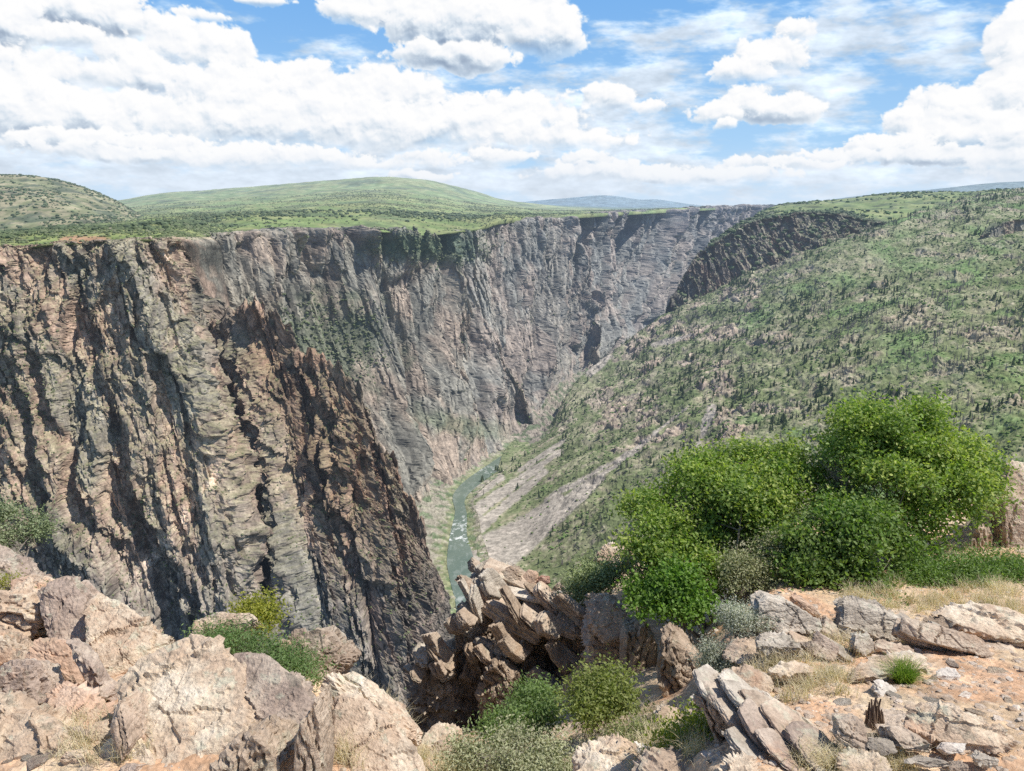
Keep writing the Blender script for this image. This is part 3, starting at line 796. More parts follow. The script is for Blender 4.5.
foam = T.math('MULTIPLY', T.mapr(rap, .50, .60, 0, .95, True), colat)
T.l(T.mix(foam, T.ramp(T.noise(pos, .03, 4), [(.3, (0.12, 0.17, 0.14)), (.7, (0.17, 0.215, 0.175))]), (0.75, 0.78, 0.76)), b_.inputs['Base Color'])
b_.inputs['Roughness'].default_value = .18; b_.inputs['Specular IOR Level'].default_value = .5
T.l(T.bump(T.noise(st, .5, 5), .6, .4), b_.inputs['Normal'])
pxr, pyr = pix(Pr)
fm = np.zeros_like(pxr) + .12
for yy, hh, s in [(536, 9, 1), (522, 6, .8), (448, 7, .9), (470, 4, .5), (600, 6, .4)]:
    fm = np.maximum(fm, s*sstep(hh*1.4, hh*.5, np.abs(pyr-yy)))
o = mesh_np('river', Pr, grid_faces(300, 24), m, np.repeat(fm[..., None], 3, -1), smooth=True); tag(o, kind='structure')
# banks either side of the water
for nm, E, O, sgn in (('river_bank', Ls, Rs, 1), ('river_bank', Rs, Ls, -1)):
    wv = np.linspace(-.25, 2.6 if sgn > 0 else .75, 60)[None, :, None]
    dirv = (E-O); dirv = dirv/np.linalg.norm(dirv, axis=1, keepdims=True)
    Pb = E[:, None] + dirv[:, None]*wv*28
    n = fbm(Pb[..., 0]/11, Pb[..., 1]/11, 0*Pb[..., 0], 5, .6)
    Pb[..., 2] = RIV - .6 + np.clip(wv[..., 0], -.2, 4)*6*(1+.3*n) + 1.0*n
    w1 = sstep(.7, .25, wv[..., 0]+.8*n)*.8
    c = lerp(np.array((0.30, 0.27, 0.20), F32)*(1+.3*n[..., None]), np.array((0.24, 0.26, 0.115), F32)*(1+.5*n[..., None]), w1[..., None])
    c = lerp(c, np.array((0.09, 0.15, 0.05), F32), (sstep(.1, .35, fbm(Pb[..., 0]/20, Pb[..., 1]/20, 0*n+3, 4, .6))*.7)[..., None])
    F_ = grid_faces(300, 60)
    o = mesh_np(nm, Pb, F_ if sgn < 0 else F_[:, ::-1], M_SCRUB, haze(c, Pb[..., 1])); tag(o, kind='structure')

# rocky canyon floor where the river passes out of sight behind the slope
FLq = [(470,474),(505,452),(522,440),(540,427),(556,410),(580,388),(604,366),(630,345)]
FRq = [(500,474),(530,461),(560,448),(585,433),(610,415),(640,395),(670,372),(700,350)]
L2 = np.array([atz(*p, RIV) for p in FLq]); R2 = np.array([atz(*p, RIV) for p in FRq])
L2 = L2 + (L2-R2)*.35
t = np.linspace(0, len(L2)-1, 260); wv = np.linspace(0, 1, 120)[None, :, None]
Pf = cr(L2, t)[:, None]*(1-wv) + cr(R2, t)[:, None]*wv
n = fbm(Pf[..., 0]/26, Pf[..., 1]/26, 0*Pf[..., 0]+5, 5, .6)
rise = sstep(1.2, 3.2, t)[:, None]
Pf[..., 2] += -1.5 + rise*(14 + 34*np.abs(wv[..., 0]-.4)*1.5 + 10*n) + 1.5*blocks3(Pf[..., 0]/7, Pf[..., 1]/7, 0*n, 71)*rise
c = lerp(np.array((0.30, 0.255, 0.20), F32)*(1+.4*n[..., None]), np.array((0.12, 0.145, 0.07), F32), sstep(-.1, .25, fbm(Pf[..., 0]/18, Pf[..., 1]/18, 0*n+1, 4, .6))[..., None])
o = mesh_np('canyon_floor', Pf, grid_faces(260, 120)[:, ::-1], M_SCRUB, haze(c, Pf[..., 1])); tag(o, kind='structure')
# ------------------------------------------------------------------ far vegetation
M_LEAFFAR = terrain_mat('far_foliage', .5, .08, .7, 1.3)

def conifer_proto(seed, tiers=6, k=7, dead=False):
    r = np.random.default_rng(seed); V = []; F = []
    for t in range(tiers):
        z0 = .10 + .84*t/tiers; z1 = min(1.0, z0 + (.30 if not dead else .12))
        rad = .19*(1-t/tiers)**.8 + .02
        if dead: rad *= .75
        c0 = len(V)
        V.append((0, 0, z1))
        ph = r.random()*6
        for j in range(k*2):
            a = ph + j*math.pi/k
            rr = rad*((1.0 if j % 2 == 0 else .45))*(.7+.6*r.random())
            if dead and j % 2: rr *= .2
            V.append((rr*math.cos(a), rr*math.sin(a), z0 - .05*(j % 2 == 0) + .03*r.random()))
        for j in range(k*2): F.append((c0, c0+1+j, c0+1+(j+1) % (k*2)))
    return np.array(V, F32), np.array(F, np.int32)
def trunk_proto():
    V = [(math.cos(a)*.018, math.sin(a)*.018, -.12) for a in (0, 2.1, 4.2)] + [(0, 0, .96)]
    return np.array(V, F32), np.array([(0, 1, 3), (1, 2, 3), (2, 0, 3)], np.int32)
def shrub_proto(seed, sub=1):
    r = np.random.default_rng(seed)
    V, Fc = ICO[2] if sub == 2 else ICO[1]
    V = V.copy()
    V *= (.72 + .55*r.random((len(V), 1)))
    V[:, 2] = V[:, 2]*.62 + .25
    return V.astype(F32), Fc

def scatter_mesh(name, protos, pos, scl, cols, mat, zs=None, shade=.35):
    """many copies merged into one mesh (only for cover nobody could count)"""
    r = np.random.default_rng(len(pos))
    kind = r.integers(0, len(protos), len(pos))
    Vs, Fs, Cs = [], [], []; off = 0
    for k, (V, Fc) in enumerate(protos):
        i = np.where(kind == k)[0]
        if not len(i): continue
        a = r.random(len(i))*6.283
        c, s = np.cos(a), np.sin(a)
        x = V[None, :, 0]*c[:, None]-V[None, :, 1]*s[:, None]
        y = V[None, :, 0]*s[:, None]+V[None, :, 1]*c[:, None]
        z = np.repeat(V[None, :, 2], len(i), 0)
        S = scl[i][:, None]; Z = S if zs is None else zs[i][:, None]
        Q = np.stack([x*S, y*S, z*Z], -1) + pos[i][:, None]
        Vs.append(Q.reshape(-1, 3))
        Fs.append((Fc[None]+np.arange(len(i))[:, None, None]*len(V)+off).reshape(-1, 3))
        cc = cols[i][:, None]*(1-shade/2+shade*r.random((len(i), len(V), 1)))
        Cs.append(cc.reshape(-1, 3)); off += len(i)*len(V)
    return mesh_np(name, np.concatenate(Vs), np.concatenate(Fs), mat, np.concatenate(Cs))

def sample(lib, n, dens, seed, view=(-160, 1190, 130, 790)):
    r = np.random.default_rng(seed); ws = []
    for P, N, up in LIB[lib]:
        px, py = pix(P)
        du = np.linalg.norm(np.gradient(P, axis=1), axis=-1); dv = np.linalg.norm(np.gradient(P, axis=0), axis=-1)
        w = np.clip(dens(P, N, up, px, py), 0, None)*np.minimum(du*dv, 60)
        ws.append((w*((px > view[0]) & (px < view[1]) & (py > view[2]) & (py < view[3]))).ravel())
    tot = sum(w.sum() for w in ws); out = []
    for (P, N, up), w in zip(LIB[lib], ws):
        m = int(n*w.sum()/tot)
        if m < 1: continue
        i = r.choice(len(w), m, p=w/w.sum())
        nc = P.shape[1]; ii = i//nc; jj = i % nc
        ii2 = np.clip(ii + r.integers(0, 2, m), 0, P.shape[0]-1); jj2 = np.clip(jj + r.integers(0, 2, m), 0, nc-1)
        f = r.random((m, 1)); out.append(P[ii, jj]*(1-f) + P[ii2, jj2]*f)
    return np.concatenate(out), r

GREEN = np.array((0.115, 0.148, 0.055), F32); OAK = np.array((0.125, 0.205, 0.045), F32); SAGE = np.array((0.21, 0.22, 0.12), F32); DARKC = np.array((0.072, 0.098, 0.046), F32); DEAD = np.array((0.31, 0.265, 0.225), F32)
CON = [conifer_proto(i, 6+i % 3, 6+i % 2) for i in range(5)]; DCON = [conifer_proto(20+i, 7, 5, True) for i in range(3)]; SHR = [shrub_proto(i) for i in range(6)]; SHR2 = [shrub_proto(i+9, 2) for i in range(4)]
TR = trunk_proto()
def with_trunk(p):
    return np.concatenate([p[0], TR[0]]), np.concatenate([p[1], TR[1]+len(p[0])])
CONT = [with_trunk(p) for p in CON]; DCONT = [with_trunk(p) for p in DCON]

def nz(P, s, o=0, k=4): return fbm(P[..., 0]/s, P[..., 1]/s, P[..., 2]/s+o, k, .6)
# scrub over the right slope
pos, r = sample('slope', 34000, lambda P, N, up, px, py: (.1+.9*up)*(.15+1.3*sstep(-.2, .3, nz(P, 26)+.4*nz(P, 9))), 1)
px, py = pix(pos)
t = sstep(-.3, .3, nz(pos, 70, 5)+.35*(r.random(len(pos))-.5))[:, None]
cols = lerp(lerp(GREEN*1.15, SAGE, r.random((len(pos), 1))**1.6), OAK, t*.8)
o = scatter_mesh('scrub', SHR, pos, .9+1.7*r.random(len(pos))**2, haze(cols, pos[:, 1]), M_LEAFFAR); tag(o, 'low green and grey scrub covering the right hand canyon slope', 'scrub', kind='stuff')
# conifers on the right slope: the largest in view are things of their own
def dcon(P, N, up, px, py):
    m = sstep(-.25, .35, nz(P, 130, 3)) + .9*sstep(640, 800, px)*sstep(250, 300, py)
    m = m + 1.4*sstep(25, 8, np.abs(py-(268+(px-760)*-.12)))*sstep(640, 700, px)*sstep(900, 840, px)
    m = m*(.15+1.6*sstep(.02, .35, nz(P, 42, 12)+.5*nz(P, 15, 15)))
    return (.03+m)*(up > .3)*(1-.9*(sstep(60, 20, np.hypot((px-870)*.6, (py-262)*1.6))))*(.35+.65*sstep(440, 400, py)+.15)
pos, r = sample('slope', 9500, dcon, 2)
px, py = pix(pos); hgt = 3.5+10*r.random(len(pos))**1.8
deadp = sstep(-.15, .4, nz(pos, 90, 40)+.35*sstep(840, 960, px)*sstep(230, 300, py))*.75
isdead = r.random(len(pos)) < np.clip(deadp*1.4, 0, .9)*sstep(660, 800, px) + .12
# keep clear of what the near bushes hide, then rank by size in the picture
vis = (px > 0) & (px < 1024) & (py < 600) & ~((px > 630) & (py > 425) & (px < 1010)) & (py > 190)
rank = np.argsort(-(hgt/pos[:, 1])*vis)[:600]
near = np.zeros(len(pos), bool)
lc = [i for i in rank if not isdead[i]][:230]; dc = [i for i in rank if isdead[i]][:70]
near[lc] = True; near[dc] = True
far_live = ~near & ~isdead; far_dead = ~near & isdead
cols = lerp(DARKC*1.1, GREEN*1.25, r.random((len(pos), 1)))
o = scatter_mesh('conifer_wood', CONT, pos[far_live], hgt[far_live], haze(cols[far_live], pos[far_live, 1]), M_LEAFFAR); tag(o, 'dark conifers scattered up the right hand canyon slope', 'wood', kind='stuff')
o = scatter_mesh('dead_wood', DCONT, pos[far_dead], hgt[far_dead], haze(DEAD*(.7+.5*r.random((far_dead.sum(), 1))).astype(F32), pos[far_dead, 1]), M_LEAFFAR); tag(o, 'grey dead standing trees scattered up the right hand canyon slope', 'wood', kind='stuff')
def tree_proto(name, crown, colr, tcol, s):
    rr = np.random.default_rng(s)
    c = haze(np.asarray(colr, F32)*(.8+.4*rr.random((len(crown[0]), 1))).astype(F32), np.full(len(crown[0]), 1100.))
    a = mesh_np('crown' if 'dead' not in name else 'branches', crown[0], crown[1], M_LEAFFAR, c)
    b = mesh_np('trunk', TR[0]*np.array([1.2, 1.2, 1], F32), TR[1], M_LEAFFAR, np.tile(tcol, (len(TR[0]), 1)))
    return a, b
def place_trees(name, protos, idx, label, cat, group):
    first = True
    for q, i in enumerate(idx):
        e = empty(name, tuple(pos[i])); tag(e, label, cat, group)
        e.rotation_euler = (0, 0, r.random()*6.28); e.scale = (hgt[i]*(.85+.4*r.random()),)*2 + (hgt[i],)
        for src in protos[q % len(protos)]:
            if src.parent is None: src.parent = e; continue
            c = src.copy(); COL.objects.link(c); c.parent = e
protos = [tree_proto('conifer_tree', CON[i], lerp(DARKC, GREEN, i/4), (0.11, 0.085, 0.06), i) for i in range(5)]
place_trees('conifer_tree', protos, lc, 'small dark green conifer growing on the right hand canyon slope', 'conifer', 'conifers on the right hand slope')
protos = [tree_proto('dead_tree', DCON[i], DEAD, (0.2, 0.17, 0.15), i) for i in range(3)]
place_trees('dead_tree', protos, dc, 'grey bare dead conifer standing on the right hand canyon slope', 'dead tree', 'dead trees on the right hand slope')

# scrub on the cliffs and along the rims
pos, r = sample('near_canyon_wall', 9000, lambda P, N, up, px, py: sstep(.55, .8, up)*(.4+sstep(0, .3, nz(P, 40))) + 1.2*sstep(60, 20, np.hypot(px-18, (py-375)*.6)), 3)
cols = lerp(GREEN*1.1, SAGE*.95, r.random((len(pos), 1)))
o = scatter_mesh('cliff_scrub', SHR, pos, .5+.95*r.random(len(pos))**2, haze(cols, pos[:, 1]), M_LEAFFAR); tag(o, 'sparse green scrub on the ledges of the near cliff', 'scrub', kind='stuff')
pos, r = sample('far_canyon_wall', 12000, lambda P, N, up, px, py: sstep(.5, .8, up)*(.4+sstep(0, .3, nz(P, 60))) + 1.6*sstep(65, 25, np.hypot((px-325)*.8, (py-345))) + 1.3*sstep(45, 15, np.hypot((px-430)*.55, (py-246)*1.6)), 4)
cols = lerp(GREEN, SAGE*.9, r.random((len(pos), 1))); cols[pos[:, 2] < RIV+50] = OAK*.9
o = scatter_mesh('cliff_scrub', SHR, pos, 1.2+2.4*r.random(len(pos))**2, haze(cols, pos[:, 1]), M_LEAFFAR); tag(o, 'green scrub and small junipers clinging to the far cliffs', 'scrub', kind='stuff')
pos, r = sample('rock_prow', 2600, lambda P, N, up, px, py: sstep(.4, .7, up)+.1, 5)
hh = 2.5+6*r.random(len(pos))**2
o = scatter_mesh('cliff_scrub', CON+SHR, pos, hh, haze(lerp(DARKC, GREEN*1.1, r.random((len(pos), 1))), pos[:, 1]), M_LEAFFAR); tag(o, 'dark conifers and scrub on top of the rock prow', 'scrub', kind='stuff')
def rimd(P, N, n, px, py): return 1.0/(P[..., 1]/1000)**1.2*(.15+sstep(-.1, .4, n))*(P[..., 1] < 3300)
pos, r = sample('north_plateau', 3500, lambda P, N, n, px, py: sstep(60, 0, np.abs(np.arange(P.shape[0])[:, None]-28)*3.)*(P[..., 1] < 3300)*(.2+sstep(-.2, .3, n)), 61)
o = scatter_mesh('rim_scrub', SHR+CON[:2], pos, 2.2+4.5*r.random(len(pos))**2, haze(lerp(DARKC, GREEN, r.random((len(pos), 1))), pos[:, 1]), M_LEAFFAR); tag(o, 'dark junipers and scrub lining the rim of the far cliffs', 'scrub', kind='stuff')
pos, r = sample('north_plateau', 22000, rimd, 6)
o = scatter_mesh('plateau_scrub', SHR, pos, 1.0+2.2*r.random(len(pos))**2, haze(lerp(GREEN, SAGE*.9, r.random((len(pos), 1))**2), pos[:, 1]), M_LEAFFAR); tag(o, 'low green scrub covering the plateau above the far cliffs', 'scrub', kind='stuff')
pos, r = sample('left_hill', 6000, lambda P, N, n, px, py: .2+sstep(-.1, .4, n), 7)
o = scatter_mesh('hill_scrub', SHR, pos, 1.8+3.2*r.random(len(pos))**2, haze(lerp(DARKC, GREEN, r.random((len(pos), 1))), pos[:, 1]), M_LEAFFAR); tag(o, 'dark junipers dotted over the rounded hill on the left', 'scrub', kind='stuff')
pos, r = sample('south_plateau', 6000, lambda P, N, n, px, py: .1+sstep(-.1, .3, n), 8)
hh = 2+5*r.random(len(pos))**2
o = scatter_mesh('plateau_scrub', SHR+CON[:2], pos, hh, haze(lerp(DARKC, OAK*.8, r.random((len(pos), 1))), pos[:, 1]), M_LEAFFAR); tag(o, 'green oak scrub and conifers on the right hand plateau', 'scrub', kind='stuff')
# ------------------------------------------------------------------ foreground
def slope_of(py):
    v = (385.5-py)/FPX
    return -(-ST+v*CT)/(CT+v*ST)
def gY(py, h=0.0):
    """distance at which the ray through row py meets the rim ground raised by h"""
    return (2.6-h)/(slope_of(py)-.29)

G_CTRL = {  # px: rows of (py, depth) from behind the camera's feet to the rim
 -260: [(900,3.9),(771,4.5),(700,5.8),(640,7.4),(590,9.6),(560,11.6),(545,13.0)],
 -60:  [(900,3.9),(771,4.5),(710,5.6),(660,6.9),(620,8.2),(590,9.6),(572,10.8)],
 60:   [(900,3.9),(771,4.5),(720,5.4),(690,6.1),(665,6.8),(640,7.5),(622,8.2)],
 160:  [(900,3.9),(771,4.5),(735,5.1),(710,5.6),(690,6.1),(672,6.6),(660,7.0)],
 250:  [(900,3.9),(771,4.5),(745,4.9),(725,5.3),(705,5.7),(688,6.2),(678,6.5)],
 320:  [(900,3.9),(771,4.6),(745,5.0),(725,5.4),(705,5.9),(690,6.3),(684,6.5)],
 385:  [(900,3.9),(800,4.6),(771,5.0),(755,5.3),(738,5.7),(722,6.1),(712,6.4)],
 430:  [(900,4.2),(830,5.0),(800,5.6),(780,6.2),(765,6.8),(755,7.3),(748,7.8)],
 480:  [(900,4.4),(830,5.4),(790,6.6),(765,8.0),(745,9.6),(735,11.0),(728,12.2)],
 540:  [(900,4.4),(820,5.5),(785,6.5),(755,7.8),(730,9.6),(712,11.4),(700,13.0)],
 600:  [(900,4.3),(800,5.4),(765,6.2),(740,7.3),(700,10.0),(620,12.8),(578,14.6)],
 670:  [(900,4.0),(790,4.9),(755,5.5),(730,6.4),(705,7.8),(650,10.8),(566,14.8)],
 720:  [(900,3.9),(775,4.5),(735,5.3),(695,6.3),(660,7.8),(620,10.2),(570,14.6)],
 780:  [(900,3.9),(771,4.47),(700,5.75),(650,7.0),(605,8.8),(570,10.8),(530,15.0)],
 860:  [(900,3.9),(771,4.47),(700,5.75),(640,7.4),(595,9.3),(560,11.5),(512,16.0)],
 950:  [(900,3.9),(771,4.47),(700,5.75),(640,7.4),(590,9.6),(550,12.0),(495,16.5)],
 1040: [(900,3.9),(771,4.47),(700,5.75),(640,7.4),(585,9.8),(540,12.4),(480,17.0)],
 1160: [(900,3.9),(771,4.47),(700,5.75),(640,7.4),(580,10.0),(530,12.8),(470,17.5)],
 1320: [(900,3.9),(771,4.47),(700,5.75),(640,7.4),(580,10.0),(530,12.8),(470,17.5)],
}
rows = []
for px_ in sorted(G_CTRL):
    col = [at(px_, *q) for q in G_CTRL[px_]]
    p0 = col[0].copy(); pre = [p0+np.array([0, -7, .6]), p0+np.array([0, -2.5, .3])]
    e = col[-1]; out = []
    for dy, dz in ((.7, -1.0), (2.2, -6), (6, -24), (18, -75), (60, -190), (170, -400)):
        out.append(e*np.array([1+dy*.02, 1, 1]) + np.array([0, dy, dz]))
    rows.append(pre+col+out)
ctrl = np.swapaxes(np.array(rows), 0, 1)
# finer sampling on the near part
def dense_rows(ctrl, ta, tb, n, nc, tcols):
    q = cr(ctrl, np.linspace(ta, tb, n)); return np.swapaxes(cr(np.swapaxes(q, 0, 1), tcols), 0, 1)
tcols = np.linspace(0, len(G_CTRL)-1, 1000)
Pn = np.concatenate([dense_rows(ctrl, 0, 1.5, 40, 0, tcols)[:-1], dense_rows(ctrl, 1.5, 8.2, 760, 0, tcols)[:-1], dense_rows(ctrl, 8.2, 14, 260, 0, tcols)])
X, Y, Z = Pn[..., 0], Pn[..., 1], Pn[..., 2]
trow = np.concatenate([np.linspace(0, 1.5, 40)[:-1], np.linspace(1.5, 8.2, 760)[:-1], np.linspace(8.2, 14, 260)])[:, None]
GN = grid_normals(Pn); GN = np.where(GN[..., 2:] < 0, -GN, GN)
near = sstep(9.0, 8.0, trow); farp = 1-near
d = .07*fbm(X/1.6, Y/1.6, 0*X, 4, .5) + .02*fbm(X/.22, Y/.22, 0*X+4, 4, .6)
c1 = cells(X/.16, Y/.16, 61); c2 = cells(X/.065, Y/.065, 62); c3 = cells(X/.42, Y/.42, 63)
peb = np.clip(.55-c1[0], 0, 1)*(c1[2] > .8)*.03 + np.clip(.5-c2[0], 0, 1)*(c2[2] > .6)*.018
flat = sstep(.42, .30, c3[0])*(c3[2] > .9)*.02
gpx, gpy = pix(Pn)
d = (d + peb + flat)*near
rk = (blocks3(X/3.2, Y/3.2, Z/5, 5)*.9 + blocks3(X/1.0, Y/1.0, Z/1.8, 6)*.3)*farp*sstep(8.3, 9.2, trow)*np.clip(.3+(trow-8.5)*1.0, 0, 6)
Pn2 = Pn + GN*(d+rk)[..., None]
GN2 = grid_normals(Pn2); GN2 = np.where(GN2[..., 2:] < 0, -GN2, GN2)
n1 = fbm(X/.9, Y/.9, 0*X+9, 5, .6); n2 = fbm(X/.12, Y/.12, 0*X+9, 3, .6)
soil = lerp(np.array((0.54, 0.34, 0.21), F32), np.array((0.62, 0.455, 0.31), F32), sstep(-.3, .4, n1)[..., None])
soil = soil*1.12*(1+.25*n2[..., None])
straw = np.array((0.55, 0.45, 0.30), F32)
w = sstep(.0, .35, fbm(X/1.6, Y/1.6, 0*X+19, 4, .6) + .6*sstep(760, 600, gpx)*sstep(430, 470, gpx))
soil = lerp(soil, straw*(1+.25*n2[..., None]), (w*.55)[..., None])
stone = lerp(np.array((0.46, 0.37, 0.29), F32), np.array((0.60, 0.50, 0.41), F32), c1[3][..., None])
soil = lerp(soil, stone, (np.clip((peb+flat)*60, 0, 1))[..., None]*.8)
rockc = np.array((0.30, 0.24, 0.18), F32)*(1+.4*fbm(X/2, Y/2, Z/2, 4, .6))[..., None]
soil = lerp(soil, rockc, np.clip(farp*1.5 + sstep(.72, .5, GN2[..., 2])*.5, 0, 1)[..., None] if farp.ndim > 1 else 0)
M_SOIL = terrain_mat('rim_soil', 22.0, 2.5, .72, 1.28, .02)
nr_, nc_ = Pn2.shape[:2]
o = mesh_np('rim_ground', Pn2, grid_faces(nr_, nc_), M_SOIL, np.clip(soil, .02, .8)); tag(o, kind='structure')
del c1, c2, c3

gpx2, gpy2 = gpx[40:778:3, ::3], gpy[40:778:3, ::3]; gP2 = Pn2[40:778:3, ::3].reshape(-1, 3)
def ground_fast(px_, py_):
    return gP2[np.argmin((gpx2-px_)**2 + (gpy2-py_)**2)].copy()

# ---- rock material
def rock_mat(name, tones, lichen=.35, dark=.3, foli=0.5, bump=.02):
    m, nt, b = new_mat(name); T = NT(nt)
    tc_ = T.n('ShaderNodeTexCoord').outputs['Object']
    oi = T.n('ShaderNodeObjectInfo').outputs['Random']
    off = T.math('MULTIPLY', oi, 37.0)
    cmb = T.n('ShaderNodeCombineXYZ'); [T.l(off, cmb.inputs[i]) for i in range(3)]
    pos = T.vmath('ADD', tc_, cmb.outputs[0])
    n1 = T.noise(pos, 2.2, 9, .62, .4); n2 = T.noise(pos, 7.5, 8, .66); n3 = T.noise(pos, 34, 6, .6)
    col = T.ramp(n1, [(0.28, tones[0]), (0.45, tones[1]), (0.58, tones[2]), (0.74, tones[3])])
    # layered bands
    lay = T.vmath('MULTIPLY', pos, (1.2, 1.2, 9.0)); nl = T.noise(lay, 2.0, 7, .65, .5)
    col = T.mix(T.mapr(nl, .5, .68, 0, foli, True), col, tuple(x*.62 for x in tones[1]))
    col = T.mix(T.mapr(n2, .56, .66, 0, dark, True), col, (0.15, 0.115, 0.085))
    lv = T.noise(pos, 5.0, 10, .7)
    col = T.mix(T.mapr(lv, .56, .62, 0, lichen, True), col, (0.50, 0.50, 0.38))
    col = T.mix(T.mapr(T.noise(pos, 3.1, 10, .7, 0, 0), .60, .64, 0, lichen*.8, True), col, (0.20, 0.20, 0.15))
    col = T.mix(T.mapr(T.noise(pos, 1.3, 6, .6), .58, .72, 0, .6, True), col, tones[4])
    br = T.mapr(n3, .3, .7, .88, 1.34)
    sh = T.mapr(oi, 0, 1, .86, 1.12); br = T.math('MULTIPLY', br, sh)
    # brightness varies with fine noise and from rock to rock
    col = T.vmath('SCALE', col); T.l(br, col.node.inputs['Scale'])
    T.l(col, b.inputs['Base Color'])
    h = T.math('MULTIPLY_ADD', n2, .6, T.math('MULTIPLY', n3, .22))
    h = T.math('MULTIPLY_ADD', nl, .5*foli+.1, h)
    T.l(T.bump(h, 1.0, bump*2.2), b.inputs['Normal'])
    b.inputs['Roughness'].default_value = .92
    return m
M_PINK = rock_mat('pink_granite', [(.36, .27, .20), (.52, .39, .28), (.63, .52, .39), (.74, .66, .54), (.58, .32, .19)], .55, .55, .45, .03)
M_PURP = rock_mat('purple_schist', [(.27, .205, .165), (.42, .325, .26), (.53, .43, .34), (.65, .56, .45), (.54, .32, .20)], .5, .5, .6, .03)
M_SCHIST = rock_mat('layered_schist', [(.30, .225, .165), (.42, .32, .24), (.53, .43, .33), (.62, .53, .42), (.46, .28, .17)], .4, .4, .6, .025)
M_BROWN = rock_mat('brown_schist', [(.25, .19, .14), (.36, .275, .20), (.46, .36, .27), (.56, .47, .37), (.45, .29, .17)], .3, .5, .7, .035)
M_ORANGE = rock_mat('orange_granite', [(.36, .25, .18), (.50, .34, .24), (.58, .43, .32), (.66, .54, .42), (.54, .29, .18)], .2, .3, .4, .02)
M_WHITE = rock_mat('pale_quartz', [(.50, .44, .37), (.58, .52, .45), (.66, .60, .53), (.74, .69, .62), (.58, .46, .37)], .2, .15, .2, .015)
M_GREY = rock_mat('grey_schist', [(.27, .225, .18), (.42, .36, .29), (.56, .49, .40), (.68, .61, .52), (.48, .33, .22)], .4, .5, .6, .03)
M_RED = rock_mat('red_stone', [(.28, .16, .12), (.34, .20, .15), (.40, .26, .20), (.46, .33, .26), (.36, .18, .12)], .15, .3, .4, .02)

def hull_planes(pts):
    bm = bmesh.new()
    for p in pts: bm.verts.new(p)
    bmesh.ops.convex_hull(bm, input=bm.verts[:])
    bm.normal_update()
    cen = np.mean(pts, axis=0)
    pl = []
    for f in bm.faces:
        n = np.array(f.normal[:]); d = n @ (np.array(f.verts[0].co[:])-cen)
        if np.linalg.norm(n) < .5: continue
        if d < 0: n, d = -n, -d
        pl.append((n, d))
    bm.free()
    return cen, pl

def star_rock(pts, sub, seed, rough=.03, chips=5, foli=None, layer=0.0, pw=160, cracks=2):
    """closed rock: the hull of pts, chipped by random planes, edges worn, surface broken"""
    r = np.random.default_rng(seed)
    pts = np.array(pts, float); cen = pts.mean(0)
    Q = pts-cen
    U, S, Vt = np.linalg.svd(Q, full_matrices=False)
    sc = np.maximum(S/np.sqrt(len(pts)), S[0]/np.sqrt(len(pts))*.16)
    A = Vt.T/sc             # to unit space
    Ai = (Vt.T*sc).T
    q = Q @ A
    _, pl = hull_planes(q)
    c0 = np.mean(q, 0); ext = np.abs(q).max()
    for _ in range(chips):
        n = r.normal(size=3); n /= np.linalg.norm(n)
        s = (q @ n).max(); pl.append((n, s*(.80+.17*r.random())))
    V, Fc = ICO[sub]
    Nn = np.array([p[0] for p in pl]); Dd = np.maximum(np.array([p[1] for p in pl]), .02)
    inv = np.clip(V @ Nn.T, 0, None)/Dd
    rad = (inv**pw).sum(1)**(-1/pw)
    W_ = (V*rad[:, None]) @ Ai
    size = np.linalg.norm(Q, axis=1).max()
    amp = min(size, 4.5*sc[-1]*1.0)
    # normals
    def nrm(W):
        fn = np.cross(W[Fc[:, 1]]-W[Fc[:, 0]], W[Fc[:, 2]]-W[Fc[:, 0]])
        vn = np.zeros_like(W); [np.add.at(vn, Fc[:, k], fn) for k in range(3)]
        vn /= np.linalg.norm(vn, axis=1, keepdims=True)+1e-12
        return np.where((vn*W).sum(1, keepdims=True) < -1e9, -vn, vn)
    vn = nrm(W_)
    s = size; o = seed*3.7
    w = W_+cen
    if foli is None: foli = Vt[-1]+.15*r.normal(size=3)
    foli = np.array(foli, float); foli /= np.linalg.norm(foli)
    al = w @ foli
    t1 = np.cross(foli, [0.3, .9, .1]); t1 /= np.linalg.norm(t1); t2 = np.cross(foli, t1)
    u_, v_ = w @ t1, w @ t2
    f1 = 1/(s*.55)
    d = rough*amp*1.25*(blocks3(w[:, 0]*f1*1.5+o, w[:, 1]*f1*1.5, w[:, 2]*f1*1.5, seed)*.85 + blocks3(w[:, 0]*f1*4+o, w[:, 1]*f1*4, w[:, 2]*f1*4, seed+5)*.38 + blocks3(w[:, 0]*f1*10+o, w[:, 1]*f1*10, w[:, 2]*f1*10, seed+6)*.14
                 + fbm(w[:, 0]*f1*4+o, w[:, 1]*f1*4, w[:, 2]*f1*4, 4, .6)*.30)
    for _ in range(cracks):
        n_ = r.normal(size=3); n_ /= np.linalg.norm(n_)
        dist = (w-cen) @ n_ - r.uniform(-.45, .45)*s*.7 + .06*s*fbm(w[:, 0]*f1*2+o, w[:, 1]*f1*2, w[:, 2]*f1*2, 4, .6)
        side_ = sstep(-.01*s, .01*s, dist)*rough*.8*amp*(r.random()-.5)
        d = d + side_ - .06*amp*np.exp(-(dist/(.011*s))**2)
    layer = min(layer, .22*size, .5*amp)
    if layer:
        k = 1/(layer)
        lay = al*k + .8*fbm(u_*f1*1.5+o, v_*f1*1.5, al*f1, 3)
        st = np.floor(lay); fr = lay-st
        rv = rnd2(st, st*0, seed)
        side = np.clip(1-np.abs(vn @ foli)*1.15, 0, 1)
        d = d + side*layer*(.75*(rv-.5) - .5*(1-sstep(0, .18, np.minimum(fr, 1-fr))))*1.5
    W2 = W_ + vn*d[:, None]
    return W2 + cen, Fc, cen

